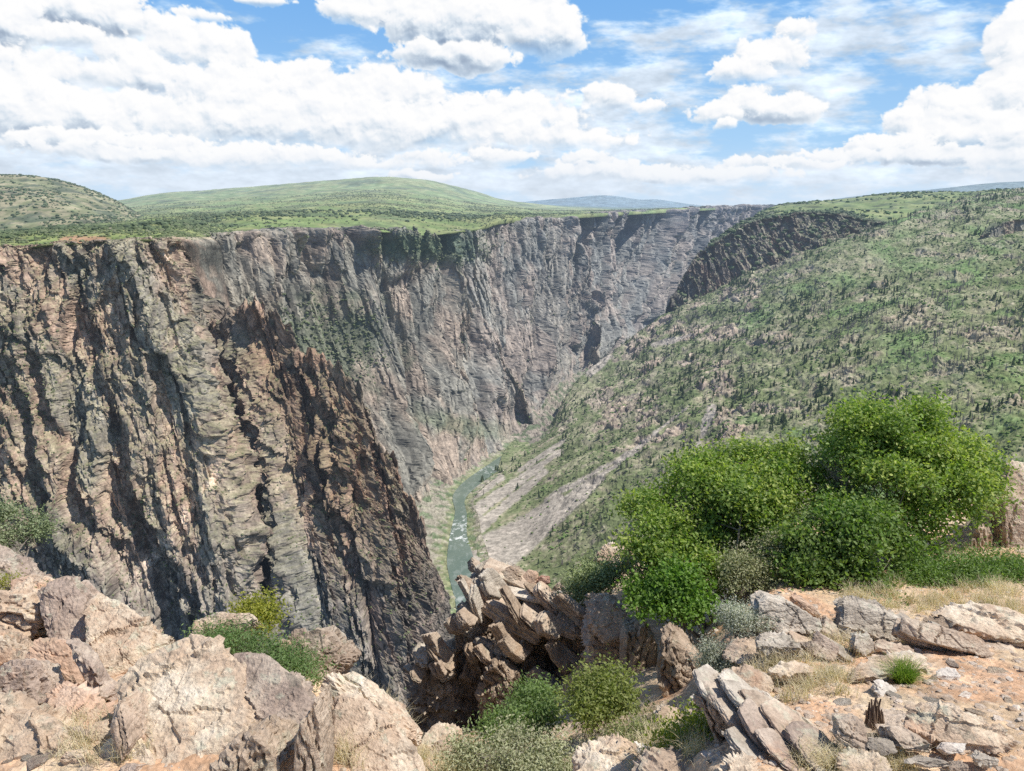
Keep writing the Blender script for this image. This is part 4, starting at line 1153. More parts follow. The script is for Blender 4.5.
_ROCKN = [0]
def rock_obj(name, pts, mat, sub=5, seed=None, parent=None, label=None, cat=None, group=None, **kw):
    _ROCKN[0] += 1
    seed = seed or (100+_ROCKN[0]*7)
    W_, Fc, cen = star_rock(pts, sub, seed, **kw)
    fn = np.cross(W_[Fc[:, 1]]-W_[Fc[:, 0]], W_[Fc[:, 2]]-W_[Fc[:, 0]])
    if (fn*(W_[Fc[:, 0]]-cen)).sum() < 0: Fc = Fc[:, ::-1]
    loc = cen.copy(); loc[2] = W_[:, 2].min()
    if parent is not None: loc = cen*0
    o = mesh_np(name, W_, Fc, mat, loc=loc if parent is None else None, smooth=False, parent=parent)
    if label: tag(o, label, cat or 'rock', group)
    return o

def slab(name, poly, mat, f=.6, th=.25, up=0.0, base=None, label=None, sub=5, jit=.03, dz=0.0, Y0=None, shift=None, **kw):
    """poly: outline (px,py) of the visible face; f: 1 lying flat .. 0 standing upright; th: thickness in metres"""
    r = np.random.default_rng(len(poly)*31+int(poly[0][0])+int(poly[0][1]))
    pyb = base if base is not None else max(p[1] for p in poly)
    cx_ = np.mean([p[0] for p in poly])
    if Y0 is None:
        Y0 = ground_fast(cx_, min(pyb, 850))[1]
    pts = []
    for (px_, py_) in poly:
        dY = (pyb-py_)/FPX*Y0*(0.35*(1-f)*.6) + f*(pyb-py_)/FPX*Y0*1.55
        Yp = Y0 + dY - up + jit*r.normal()
        pts.append(at(px_, py_, Yp))
    sh = np.array(shift, float) if shift is not None else np.array([.10, .25+.75*(1-f), -.15-.85*f])
    sh = sh/np.linalg.norm(sh)*th
    back = [p + sh*(1+.25*r.normal()) + np.array([.05, 0, 0])*th*r.normal() for p in pts]
    cen = np.mean(pts, 0)
    back = [cen + sh + (b-cen-sh)*.93 for b in back]
    d0 = dict(layer=.0 if (f > .55 and th > .3) else .09, rough=.026)
    if f > .25:
        q = np.array(pts); nn = np.linalg.svd(q-q.mean(0))[2][-1]; d0['foli'] = nn+.12*r.normal(size=3)
    d0.update(kw)
    return rock_obj(name, pts+back, mat, sub=sub, label=label, **d0)

# ---- left-hand boulders
L_ = lambda *a: list(a)
slab('boulder', [(112,684),(140,655),(190,634),(240,648),(262,690),(250,735),(215,775),(160,790),(125,735)], M_PINK, .72, .75, label='largest pale pink granite boulder at the bottom left, with a cracked flat top', sub=6, rough=.028, chips=4, cat='boulder')
slab('boulder', [(205,700),(225,655),(262,652),(296,676),(316,704),(318,735),(290,775),(240,800),(205,770)], M_PURP, .66, .6, label='smooth purplish boulder with ring shaped lichen beside the largest pink boulder', sub=6, rough=.022, chips=4, layer=0, cat='boulder')
slab('boulder', [(212,768),(234,738),(258,733),(280,765),(280,830),(225,840)], M_BROWN, .1, .4, up=.1, label='steep brown broken rock face with tooth-like edges under the purplish boulder', sub=5, layer=.09, foli=(.9,.1,.35), rough=.035, cat='boulder')
slab('boulder', [(290,757),(300,722),(315,699),(319,728),(324,770),(318,820),(290,820)], M_BROWN, .05, .3, up=.2, label='small dark pointed rock at the right edge of the left boulders', layer=.06, foli=(.9,.1,.35), cat='boulder')
slab('boulder', [(82,606),(96,592),(118,600),(140,620),(170,640),(152,656),(120,672),(100,676),(86,650)], M_PINK, .75, .5, label='lichen covered pink and grey boulder with a flat sloping top behind the largest one', sub=6, cat='boulder')
slab('boulder', [(140,655),(158,640),(172,635),(168,642),(152,654)], M_PURP, .6, .2, up=.15, label='thin grey ledge of rock tipping out over the canyon', sub=4)
slab('boulder', [(-60,560),(-20,540),(8,545),(24,558),(32,572),(14,588),(-30,590)], M_PURP, .7, .6, label='purplish wedge shaped boulder at the top of the left pile', cat='boulder')
slab('boulder', [(12,588),(30,573),(52,575),(60,590),(46,604),(20,602)], M_PINK, .6, .5, label='small pale boulder just right of the purplish wedge')
slab('boulder', [(-30,610),(-5,594),(22,595),(40,614),(36,636),(18,648),(-25,645)], M_PINK, .25, .6, label='rounded pink boulder with a shaded wrinkled front at the left edge', rough=.04, cat='boulder')
slab('boulder', [(36,596),(46,580),(64,577),(84,598),(88,640),(78,655),(58,650),(42,630)], M_PURP, .35, .5, label='tall grey lichen spotted rock in the middle of the left pile', sub=5)
slab('boulder', [(28,656),(34,641),(58,640),(74,660),(80,682),(60,686),(42,680)], M_ORANGE, .35, .4, label='blocky rock with a cream top and an orange shaded side', layer=.09)
slab('rock_slab', [(66,640),(82,645),(92,662),(104,684),(96,694),(82,676)], M_PURP, .2, .12, up=.1, label='thin flat slab leaning against the blocky orange sided rock', sub=4)
slab('boulder', [(-20,672),(8,664),(24,668),(42,694),(30,708),(10,706),(-15,700)], M_PURP, .3, .4, label='grey cracked boulder low on the left edge')
slab('boulder', [(44,692),(66,682),(84,690),(106,710),(109,724),(92,730),(74,724),(58,706)], M_ORANGE, .85, .25, label='flat orange slab with a purple tip lying in the soil between the boulders')
slab('boulder', [(-40,720),(-10,694),(22,704),(52,722),(82,742),(98,800),(-40,820)], M_PINK, .7, .7, label='broad pale boulder filling the bottom left corner', sub=6, cat='boulder')
slab('boulder', [(96,748),(122,728),(150,750),(162,800),(108,815)], M_PINK, .6, .4, label='smooth tan boulder half buried below the largest pink boulder')
slab('boulder', [(-60,655),(-20,628),(6,636),(18,650),(14,664),(-30,675)], M_PINK, .4, .5, label='small pink boulder wedged at the left edge under the rounded one')
slab('boulder', [(110,716),(118,700),(127,714),(130,744),(122,762),(112,744)], M_SCHIST, .1, .2, up=.0, label='narrow upright sliver of layered rock beside the orange slab', layer=.05, foli=(.9,.2,.3))
slab('boulder', [(190,636),(194,621),(214,612),(250,612),(254,618),(238,630),(212,640)], M_PINK, .6, .4, label='flat cream rock with a small overhang behind the green weeds', sub=5, Y0=6.7)
slab('boulder', [(288,645),(294,632),(320,630),(334,648),(338,662),(330,682),(304,680),(288,662)], M_SCHIST, .3, .5, label='rounded tan boulder at the rim right of the green weeds', sub=5, Y0=6.4)
slab('boulder', [(270,650),(280,640),(292,644),(294,660),(280,668)], M_PINK, .3, .25, label='little pink stone between the weeds and the rounded tan boulder', sub=4, Y0=6.4)
slab('boulder', [(318,690),(324,674),(352,672),(374,682),(398,706),(414,726),(416,742),(396,738),(360,715)], M_PINK, .55, .5, label='cream rock edging the rim where the straw covered bank ends', sub=5, layer=.09)
slab('boulder', [(322,700),(350,690),(385,712),(412,742),(425,790),(330,800)], M_PINK, .75, .5, dz=-.1, label='tan rock face under dry straw sloping down to the gully', layer=0, cracks=1, sub=6, cat='boulder')
slab('boulder', [(420,740),(436,722),(456,728),(458,748),(444,756),(428,752)], M_PINK, .5, .3, label='pink stone at the lip of the bushy gully', sub=4)
rr = np.random.default_rng(5)
fill = [(20,660),(60,700),(30,712),(100,735),(8,650),(140,745),(66,735),(50,625),(96,690),(4,720),(75,760),(130,770),(28,585),(180,790),(0,590),(70,610)]
for (x, y) in fill:
    s = rr.uniform(12, 22); n = 6; a0 = rr.random()*6
    slab('stone', [(x+s*math.cos(a0+k*6.283/n)*rr.uniform(.7, 1.1), y+s*.7*math.sin(a0+k*6.283/n)*rr.uniform(.7, 1.1)) for k in range(n)], [M_PINK, M_ORANGE, M_PURP][int(rr.integers(3))], .5, .2, sub=4, label='small broken stone filling a gap between the left hand boulders', group='small stones among the left boulders', cat='stone')

# ---- central outcrop: bedrock fins on a common root
oc = empty('rock_outcrop', tuple(at(500, 740, 13.0)))
tag(oc, 'jagged brown layered outcrop standing above the gully, river behind it', 'outcrop')
FOL = (.62, -.35, .70)
def fin(poly, Y0, th, f=.1, mat=M_BROWN, sub=5, shift=(.35, .9, -.5), lay=.11, **kw):
    r = np.random.default_rng(int(poly[0][0]*3+poly[0][1]))
    pyb = max(p[1] for p in poly); pts = []
    for (px_, py_) in poly: pts.append(at(px_, py_, Y0 + (pyb-py_)/FPX*Y0*(.12+1.3*f) + .10*r.normal()))
    sh = np.array(shift, float); sh = sh/np.linalg.norm(sh)*th; cen = np.mean(pts, 0)
    back = [cen+sh+(p-cen)*.92+.06*th*r.normal(size=3) for p in pts]
    o = rock_obj('rock_face', pts+back, mat, sub=sub, parent=oc, layer=lay, foli=FOL, **kw)
    o.data.transform(__import__('mathutils').Matrix.Translation(-oc.location))
    return o
fin([(410,790),(414,700),(432,668),(455,640),(470,625),(500,640),(540,655),(572,670),(600,700),(610,790)], 12.3, 2.6, .05, sub=6, rough=.05)
fin([(455,640),(458,606),(470,600),(484,612),(500,640),(505,690),(480,720),(452,700)], 12.1, 1.4, .05, sub=6)
fin([(470,650),(474,600),(492,586),(516,600),(540,620),(560,650),(566,690),(540,720),(500,715)], 12.2, 1.6, .06, sub=6, rough=.045)
fin([(486,585),(484,568),(500,565),(531,579),(528,597),(516,616),(500,606)], 12.9, .8, .45, M_GREY, sub=6)
fin([(466,592),(470,582),(488,590),(496,608),(478,605)], 12.6, .6, .4, M_GREY)
fin([(468,580),(472,574),(486,576),(490,585),(474,587)], 13.0, .5, .4, M_GREY, sub=4)
fin([(457,613),(460,604),(477,610),(480,628),(470,640),(462,628)], 12.2, .6, .25, M_GREY)
fin([(524,612),(527,598),(550,597),(563,622),(561,650),(548,640),(540,625)], 12.3, .7, .3, M_GREY, sub=6)
fin([(548,590),(562,592),(565,625),(572,670),(560,670),(552,625)], 12.3, .6, .15, M_GREY)
fin([(514,612),(528,612),(544,628),(530,640),(520,628)], 11.9, .35, .5, M_GREY)
fin([(492,652),(500,633),(520,630),(524,642),(506,656)], 11.8, .35, .6, M_GREY)
fin([(472,644),(478,638),(492,644),(494,662),(484,656)], 11.7, .3, .45, M_GREY, sub=4)
fin([(410,720),(413,662),(422,648),(434,642),(450,652),(454,690),(446,740)], 11.9, 1.0, .08, M_BROWN)
fin([(414,664),(420,650),(436,640),(450,654),(436,664)], 11.8, .4, .6, M_GREY)
fin([(430,660),(446,656),(452,672),(440,684)], 11.6, .3, .5, M_GREY, sub=4)
fin([(532,690),(536,675),(552,676),(552,690),(540,696)], 11.6, .3, .5, M_GREY, sub=4)
fin([(560,640),(567,613),(580,606),(592,616),(594,668),(585,700),(566,690)], 12.0, .9, .1, M_BROWN)
fin([(562,624),(570,610),(588,606),(592,622),(576,632)], 11.9, .4, .5, M_GREY)
ST_ = (.88, -.25, .40)
for poly, y0 in [([(412,780),(414,700),(424,676),(440,672),(454,692),(458,790)], 11.75), ([(450,790),(455,690),(468,652),(484,650),(498,680),(504,790)], 11.7), ([(494,790),(498,690),(512,655),(530,656),(546,690),(552,790)], 11.65),
                 ([(540,780),(546,700),(560,662),(576,668),(590,700),(596,780)], 11.7), ([(476,720),(482,670),(496,660),(512,676),(516,730)], 11.35), ([(522,730),(528,684),(540,676),(556,690),(558,740)], 11.35)]:
    o = fin(poly, y0, .9, .03, M_BROWN, sub=6, rough=.05, chips=3)
LS = [([(536,581),(540,576),(549,577),(550,583),(542,586)], M_RED, 'small dark red stone sitting on top of the jagged outcrop'),
      ([(520,578),(528,570),(538,574),(536,584),(526,586)], M_ORANGE, 'small orange stone on the crest of the jagged outcrop'),
      ([(552,592),(558,583),(566,590),(564,602),(556,604)], M_SCHIST, 'small tan block at the right end of the outcrop crest'),
      ([(500,572),(510,566),(520,570),(522,580),(508,581)], M_SCHIST, 'flat tan stone at the middle of the outcrop crest')]
for poly, m_, lb in LS: slab('stone', poly, m_, .3, .35, Y0=12.75, label=lb, sub=4, cat='stone')

rp = np.random.default_rng(12)
def plate(px_, py_, Y, L, Wd, Th, mat, tilt):
    c = at(px_, py_, Y); n = np.array(FOL)+tilt*rp.normal(size=3); n /= np.linalg.norm(n)
    a = np.cross(n, [.25, .9, .25]); a /= np.linalg.norm(a); b = np.cross(n, a)
    pts = []
    for sx, sy in ((-1, -1), (1, -.8), (1.1, .5), (.2, 1), (-.9, .8)):
        q = c + a*sx*L*rp.uniform(.35, .6) + b*sy*Wd*rp.uniform(.35, .6)
        pts += [q+n*Th*.5, q-n*Th*.5]
    o = rock_obj('rock_face', pts, mat, sub=4, parent=oc, layer=.03, foli=n, chips=1, rough=.012, cracks=0)
    o.data.transform(__import__('mathutils').Matrix.Translation(-oc.location))
for (x, y, Y, L, n_) in [(492,574,13.2,.7,3), (515,580,13.1,.8,3), (500,592,12.6,.8,3), (478,590,12.5,.5,3), (470,600,12.2,.5,2), (465,618,12.0,.5,2), (530,600,12.6,.8,3), (550,605,12.5,.7,3), (560,625,12.2,.7,3), (545,628,12.0,.8,2), (520,620,12.2,.7,2), (505,640,11.9,.6,2), (480,652,11.8,.5,2), (430,650,11.9,.5,3), (440,665,11.7,.4,2), (422,672,11.7,.4,2), (575,618,12.0,.5,2), (540,685,11.6,.4,2), (566,650,11.8,.5,2)]:
    for _ in range(n_):
        plate(x+rp.uniform(-9, 9), y+rp.uniform(-6, 8), Y-.02+rp.uniform(-.2, .2), L*rp.uniform(.6, 2.0), L*rp.uniform(.35, .8), rp.uniform(.05, .24), [M_GREY, M_BROWN, M_SCHIST][int(rp.integers(3))], .24)

# pillars right of the outcrop
slab('rock_pillar', [(588,668),(592,604),(606,602),(620,612),(626,640),(620,662),(604,690)], M_SCHIST, .06, .8, Y0=10.9, label='stubby pillar with a lit tan cap right of the jagged outcrop', layer=.15, foli=(.2,-.2,.95), sub=6, cat='rock')
slab('boulder', [(590,622),(594,604),(607,600),(622,612),(624,634),(606,640)], M_SCHIST, .5, .4, Y0=10.8, label='tan cap stone resting on the stubby pillar', sub=5)
slab('boulder', [(622,645),(628,630),(644,626),(656,640),(660,690),(640,700),(624,690)], M_BROWN, .12, .8, Y0=10.0, label='brown shaded block between the stubby pillar and the big leaning slab', layer=.13, sub=5)
slab('rock_slab', [(658,680),(664,645),(674,634),(690,648),(716,676),(706,714),(682,722),(664,700)], M_BROWN, .06, .45, Y0=8.2, label='big brown pointed slab leaning left beside the grey sage bush', layer=.12, foli=(.75,-.3,.5), sub=6, cat='rock slab')
slab('boulder', [(596,560),(600,549),(612,542),(632,550),(634,560),(614,566)], M_PINK, .4, .6, Y0=14.2, label='pale pink rock showing above the bushes left of the large green oak', sub=5)
slab('boulder', [(574,752),(600,738),(624,736),(640,752),(650,790),(590,800)], M_PINK, .75, .3, label='flat pink rock at the bottom centre between yellow green plants')
slab('boulder', [(636,756),(655,747),(680,750),(710,775),(700,800),(640,795)], M_SCHIST, .7, .3, label='grey flat rock with a cream stone beside it at the bottom centre')
slab('stone', [(628,756),(636,744),(648,746),(652,758),(640,766)], M_WHITE, .5, .2, label='cream coloured stone at the bottom centre', sub=4, cat='stone')
slab('stone', [(655,715),(664,704),(678,708),(682,722),(668,728)], M_PINK, .5, .2, label='pinkish stone at the foot of the big leaning slab', sub=4, cat='stone')
slab('stone', [(430,748),(440,740),(452,746),(448,758),(436,760)], M_SCHIST, .5, .2, label='tan stone half hidden at the left end of the gully bushes', sub=4, cat='stone')

# ---- right-hand slabs
FR = (.35, -.55, .75)
def rs(poly, mat, f, th, label, name='rock_slab', **kw):
    kw.setdefault('layer', .07); kw.setdefault('chips', 2); kw.setdefault('rough', .018); kw.setdefault('cat', 'rock slab'); kw.setdefault('up', .10)
    return slab(name, poly, mat, f, th, label=label, **kw)
rs([(756,640),(759,602),(768,597),(790,603),(818,621),(820,630),(808,636),(780,630)], M_GREY, .15, .30, 'upright dark fronted slab at the back left of the right hand slabs', sub=6)
rs([(790,596),(796,593),(820,610),(822,618),(802,609)], M_ORANGE, .5, .12, 'thin reddish slab lying on the upright dark fronted slab', sub=4, up=.05)
rs([(816,618),(826,616),(844,630),(838,638),(822,632)], M_SCHIST, .5, .18, 'short tan slab at the right end of the upright dark fronted slab')
rs([(784,626),(786,617),(804,620),(810,632),(800,638)], M_PINK, .6, .10, 'small pinkish slab with a wavy edge in front of the upright one', sub=4, up=.1)
rs([(758,646),(762,636),(784,635),(802,648),(796,660),(776,652)], M_GREY, .6, .10, 'flat pale slab with a black gap beneath it', up=.12)
rs([(798,642),(812,640),(838,655),(834,662),(812,655)], M_SCHIST, .5, .12, 'narrow tan slab lying right of the slab with the black gap', up=.06)
rs([(812,640),(818,630),(840,648),(838,656),(824,652)], M_PURP, .4, .10, 'thin grey slab propped on the narrow tan one', sub=4, up=.08)
rs([(842,640),(844,600),(858,599),(880,604),(902,620),(898,640),(872,640)], M_GREY, .35, .35, 'weathered grey slab with cracks at the back, behind the dry grass', sub=6)
rs([(898,632),(902,617),(930,622),(982,640),(990,655),(966,652),(930,642)], M_SCHIST, .45, .22, 'long grey slab pointing down to the right across the dirt', sub=6)
rs([(922,620),(945,617),(974,629),(978,638),(950,630)], M_BROWN, .5, .10, 'dark thin slab lying behind the long grey slab', sub=4)
rs([(938,612),(950,604),(990,604),(1045,620),(1050,645),(990,635),(955,625)], M_PINK, .85, .25, 'broad flat tan slab under dry grass at the right edge', sub=5)
rs([(848,682),(852,668),(880,655),(922,655),(926,668),(900,676),(868,676)], M_PINK, .7, .16, 'flat cream slab behind the bright green grass tuft', sub=5)
rs([(854,648),(856,634),(872,636),(876,652),(864,656)], M_GREY, .3, .2, 'small grey wedge of rock in the middle of the dirt slope', sub=4)
rs([(876,648),(880,640),(915,650),(910,655)], M_SCHIST, .5, .10, 'thin sharp slab edge sticking out of the dirt behind the grass tuft', sub=4)
rs([(874,688),(880,680),(896,690),(894,697),(880,696)], M_WHITE, .5, .1, 'pale stone just below the bright green grass tuft', sub=4, name='stone', cat='stone')
rs([(934,676),(942,668),(954,668),(962,677),(946,681)], M_WHITE, .8, .08, 'white flat stone right of the bright green grass tuft', sub=4, name='stone', cat='stone')
rs([(958,696),(964,690),(972,693),(970,700)], M_WHITE, .6, .06, 'small white pebble on the bare dirt', sub=3, name='stone', cat='stone')
# the big layered slabs at the front
rs([(703,688),(712,681),(734,681),(768,693),(792,716),(780,720),(752,704),(720,694)], M_GREY, .55, .10, 'topmost thin plate of the big layered stack at the front', up=0, Y0=5.35, sub=5)
rs([(698,700),(702,691),(738,691),(764,697),(778,722),(752,724),(722,708)], M_PURP, .45, .12, 'second plate of the big layered stack, with a purplish face', up=0, Y0=5.2, sub=5)
rs([(702,704),(722,706),(748,716),(770,745),(772,790),(745,800),(722,760)], M_BROWN, .05, .5, 'dark brown shaded mass under the layered plates at the front', sub=6, layer=.12, Y0=5.05, up=0)
rs([(742,735),(746,724),(775,722),(805,730),(828,752),(850,810),(770,820),(755,780)], M_BROWN, .16, .35, 'biggest front slab, tan with lichen and a dark shaded face', up=0, Y0=4.75, sub=6, layer=.10)
rs([(722,781),(735,760),(748,757),(762,780),(756,800),(730,800)], M_PINK, .5, .25, 'small tan and white block at the foot of the front slab stack', sub=5)
rs([(835,735),(838,720),(864,720),(870,745),(866,756),(846,748)], M_SCHIST, .25, .22, 'squat grey block with diagonal lichen stripes near the dead stump')
rs([(866,748),(868,736),(894,738),(898,752),(884,758)], M_GREY, .4, .2, 'tan block joined to the squat grey block')
rs([(884,742),(886,726),(900,725),(934,744),(932,754),(904,750)], M_SCHIST, .4, .2, 'low grey slab half buried right of the squat block')
rs([(912,728),(916,711),(928,706),(950,707),(1014,738),(1000,748),(948,742)], M_PINK, .75, .2, 'large smooth tan slab with a dark left end, lower right', sub=6)
rs([(840,760),(850,750),(880,756),(895,780),(850,790)], M_PINK, .7, .2, 'pinkish slab at the bottom edge beside the front stack')
rs([(940,748),(946,742),(966,744),(964,752),(948,754)], M_WHITE, .5, .1, 'small grey stone below the large smooth slab', sub=4, name='stone', cat='stone')
rs([(974,758),(980,752),(1000,760),(996,768),(982,766)], M_GREY, .4, .12, 'dark edged stone near the bottom right corner', sub=4, name='stone', cat='stone')
rs([(950,768),(956,762),(970,766),(966,776)], M_SCHIST, .4, .12, 'small dark stone at the bottom edge on the right', sub=4, name='stone', cat='stone')
rs([(905,760),(918,755),(945,760),(955,766),(930,768)], M_GREY, .5, .08, 'thin broken plate lying in dirt near the bottom edge', sub=4)
rs([(760,703),(778,703),(812,722),(834,748),(846,778),(832,774),(806,738),(782,716)], M_SCHIST, .5, .09, 'curved tan plate capping the biggest front slab', up=0, Y0=4.75, sub=5, layer=.03)
rs([(768,718),(790,719),(816,738),(832,765),(838,790),(818,778),(796,742)], M_PURP, .45, .07, 'thin purplish plate just under the curved tan plate', up=0, Y0=4.6, sub=5, layer=.03)
rs([(714,692),(727,673),(752,667),(771,676),(762,690),(736,696)], M_PINK, .6, .2, 'pale rubble block above the layered plates, left of the dry grass', sub=5)
rs([(690,704),(699,688),(716,689),(714,703)], M_GREY, .5, .15, 'small tan stone left of the topmost thin plate', sub=4, name='stone', cat='stone')
rs([(770,672),(784,662),(806,664),(812,673),(792,680)], M_PINK, .6, .12, 'flat cream stone in front of the narrow tan slab', sub=4, name='stone', cat='stone')
rs([(724,655),(735,640),(756,642),(760,655),(742,664)], M_SCHIST, .5, .2, 'tan block at the foot of the upright dark fronted slab', sub=4)
# small flat stones strewn over the dirt: one mesh of each shape, copied
rq = np.random.default_rng(31); fl = []
for k in range(5):
    pts = []
    for a_ in np.linspace(0, 6.283, 7)[:-1]:
        q_ = np.array([math.cos(a_)*rq.uniform(.7, 1.2), math.sin(a_)*rq.uniform(.5, .9), 0]); pts += [q_+[0, 0, .16], q_*1.05-[0, 0, .12]]
    o = rock_obj('flat_stone', pts, [M_GREY, M_PINK, M_PURP, M_PINK, M_SCHIST][k], sub=3, layer=.05, foli=(0, 0, 1), chips=2, cracks=0, rough=.05)
    fl.append(o)
n_ = 0
while n_ < 48:
    x_, y_ = rq.uniform(690, 1020), rq.uniform(605, 768)
    if n_ % 4 == 0: x_ = rq.uniform(0, 130); y_ = rq.uniform(690, 765)
    p_ = ground_fast(x_, y_)
    o = fl[n_ % 5] if n_ < 5 else fl[n_ % 5].copy()
    if n_ >= 5: COL.objects.link(o)
    sz_ = rq.uniform(.035, .12)
    o.location = (p_[0], p_[1], p_[2]-.004); o.scale = (sz_, sz_*rq.uniform(.7, 1.1), sz_*rq.uniform(.35, .8))
    o.rotation_euler = (rq.normal()*.15-.15, rq.normal()*.15+.15, rq.random()*6.28)
    tag(o, 'small flat broken stone lying loose on the orange dirt', 'stone', 'small flat stones on the orange dirt')
    n_ += 1
def free_plate(px_, py_, Y, L, Wd, Th, mat, nrm, yaw, label, group):
    c = at(px_, py_, Y); n = np.array(nrm)+.10*rq.normal(size=3); n /= np.linalg.norm(n)
    a = np.cross(n, [math.sin(yaw), math.cos(yaw), .1]); a /= np.linalg.norm(a); b = np.cross(n, a); pts = []
    for sx, sy in ((-1, -1), (0, -1.1), (1, -.8), (1.1, .5), (.2, 1), (-.9, .8)):
        q = c + a*sx*L*rq.uniform(.38, .58) + b*sy*Wd*rq.uniform(.38, .58)
        pts += [q+n*Th*.5, q-n*Th*.5]
    rock_obj('rock_slab', pts, mat, sub=4, layer=.02, foli=n, chips=1, rough=.015, cracks=0, label=label, cat='rock slab', group=group)
FP = (.42, -.12, .90)
for (x_, y_, Y_, L_2) in [(716,690,5.35,.34), (742,692,5.3,.42), (726,702,5.2,.40), (752,706,5.1,.45), (770,716,5.0,.45), (738,718,5.0,.40), (790,728,4.85,.42), (762,732,4.8,.45), (808,742,4.7,.36), (782,752,4.6,.42), (745,745,4.7,.35), (820,760,4.55,.34)]:
    free_plate(x_, y_, Y_, L_2, .30, rq.uniform(.03, .06), [M_GREY, M_SCHIST, M_PURP][int(rq.integers(3))], FP, .9, 'thin tilted plate of tan rock in the layered stack at the front', 'thin plates of the layered front stack')
for (x_, y_, Y_) in [(775,612,8.3), (800,628,7.8), (790,640,7.4), (765,652,7.1), (812,650,7.1), (830,640,7.4), (858,620,8.0), (885,628,7.7), (920,632,7.5), (955,640,7.2), (780,625,7.8), (845,655,6.9)]:
    free_plate(x_, y_, Y_-.05, rq.uniform(.35, .7), rq.uniform(.2, .35), rq.uniform(.035, .08), [M_GREY, M_SCHIST, M_PINK][int(rq.integers(3))], FP, rq.uniform(.2, 1.2), 'thin tilted plate of rock among the larger slabs on the right', 'thin plates among the right hand slabs')
# rock at the right edge
rs([(984,520),(987,501),(1000,498),(1006,538),(1003,566),(990,560)], M_GREY, .05, .4, 'left block of the tan rock at the right edge, upright with a lit top', Y0=12.3, sub=5)
rs([(1000,530),(1002,501),(1015,502),(1045,518),(1060,575),(1010,575)], M_SCHIST, .05, .6, 'right block of the tan rock at the right edge, split by a dark crack', Y0=12.0, sub=6)
rs([(1002,498),(1006,478),(1012,461),(1060,462),(1075,500),(1045,512)], M_PINK, .35, .5, 'pink flat topped rock behind the split tan rock at the right edge', Y0=12.6, sub=5)
rs([(970,545),(976,528),(988,522),(994,535),(992,568),(976,562)], M_BROWN, .1, .4, 'dark shaded rock at the foot of the split tan rock', Y0=12.0, sub=4)
# loose gravel
V3, F3 = ICO[1]
rg = np.random.default_rng(77)
N_ = 26000
ii = rg.integers(60, 790, N_); jj = rg.integers(150, 1000, N_)
pos = Pn2[ii, jj]; m = (GN2[ii, jj, 2] > .75) & ((gpx[ii, jj] > 690) | (rg.random(N_) < .2)); pos = pos[m]
prot = []
for k in range(6):
    v = V3*(.6+.6*rg.random((len(V3), 1))); v[:, 2] *= .45; prot.append((v.astype(F32), F3))
sz = .006+.045*rg.random(len(pos))**5
cg = lerp(np.array((.42, .31, .22), F32), np.array((.62, .53, .44), F32), rg.random((len(pos), 1)))
o = scatter_mesh('gravel', prot, pos, sz, cg, M_SOIL); tag(o, 'loose tan gravel and chips lying on the orange soil', 'gravel', kind='stuff')
# ------------------------------------------------------------------ foreground plants
def leaf_mat(name, trans=.45):
    m = bpy.data.materials.new(name); m.use_nodes = True
    nt = m.node_tree; nt.nodes.clear(); T = NT(nt)
    out = T.n('ShaderNodeOutputMaterial'); b = T.n('ShaderNodeBsdfPrincipled'); tr = T.n('ShaderNodeBsdfTranslucent'); mx = T.n('ShaderNodeMixShader')
    col = T.n('ShaderNodeAttribute', attribute_name='Col').outputs['Color']
    geo = T.n('ShaderNodeNewGeometry').outputs['Position']
    f = T.mapr(T.noise(geo, 3.0, 4), .3, .7, .78, 1.2)
    c = T.vmath('SCALE', col); T.l(f, c.node.inputs['Scale'])
    T.l(c, b.inputs['Base Color']); b.inputs['Roughness'].default_value = .5; b.inputs['Specular IOR Level'].default_value = .35
    c2 = T.mix(1.0, c, (1.0, 1.15, .45), 'MULTIPLY'); T.l(c2, tr.inputs[0])
    mx.inputs[0].default_value = trans
    T.l(b.outputs[0], mx.inputs[1]); T.l(tr.outputs[0], mx.inputs[2]); T.l(mx.outputs[0], out.inputs[0])
    return m
M_LEAF = leaf_mat('oak_leaves', .45); M_SAGE = leaf_mat('sage_leaves', .2); M_STRAW = leaf_mat('dry_grass', .3)
mb, ntb, bb = new_mat('bark'); T = NT(ntb)
T.l(T.ramp(T.noise(T.n('ShaderNodeTexCoord').outputs['Object'], 25, 5), [(.3, (.16, .13, .105)), (.7, (.30, .26, .215))]), bb.inputs['Base Color']); M_BARK = mb

def tube(pts, radii, sides=5):
    pts = np.array(pts); n = len(pts); V = []; F = []
    for i in range(n):
        d = pts[min(i+1, n-1)]-pts[max(i-1, 0)]; d = d/(np.linalg.norm(d)+1e-9)
        a = np.cross(d, [0, 0, 1.] if abs(d[2]) < .9 else [1., 0, 0]); a /= np.linalg.norm(a); b = np.cross(d, a)
        for k in range(sides):
            t = k*6.2832/sides; V.append(pts[i]+radii[i]*(math.cos(t)*a+math.sin(t)*b))
    for i in range(n-1):
        for k in range(sides):
            k2 = (k+1) % sides; F.append((i*sides+k, i*sides+k2, (i+1)*sides+k2, (i+1)*sides+k))
    return np.array(V), np.array(F)

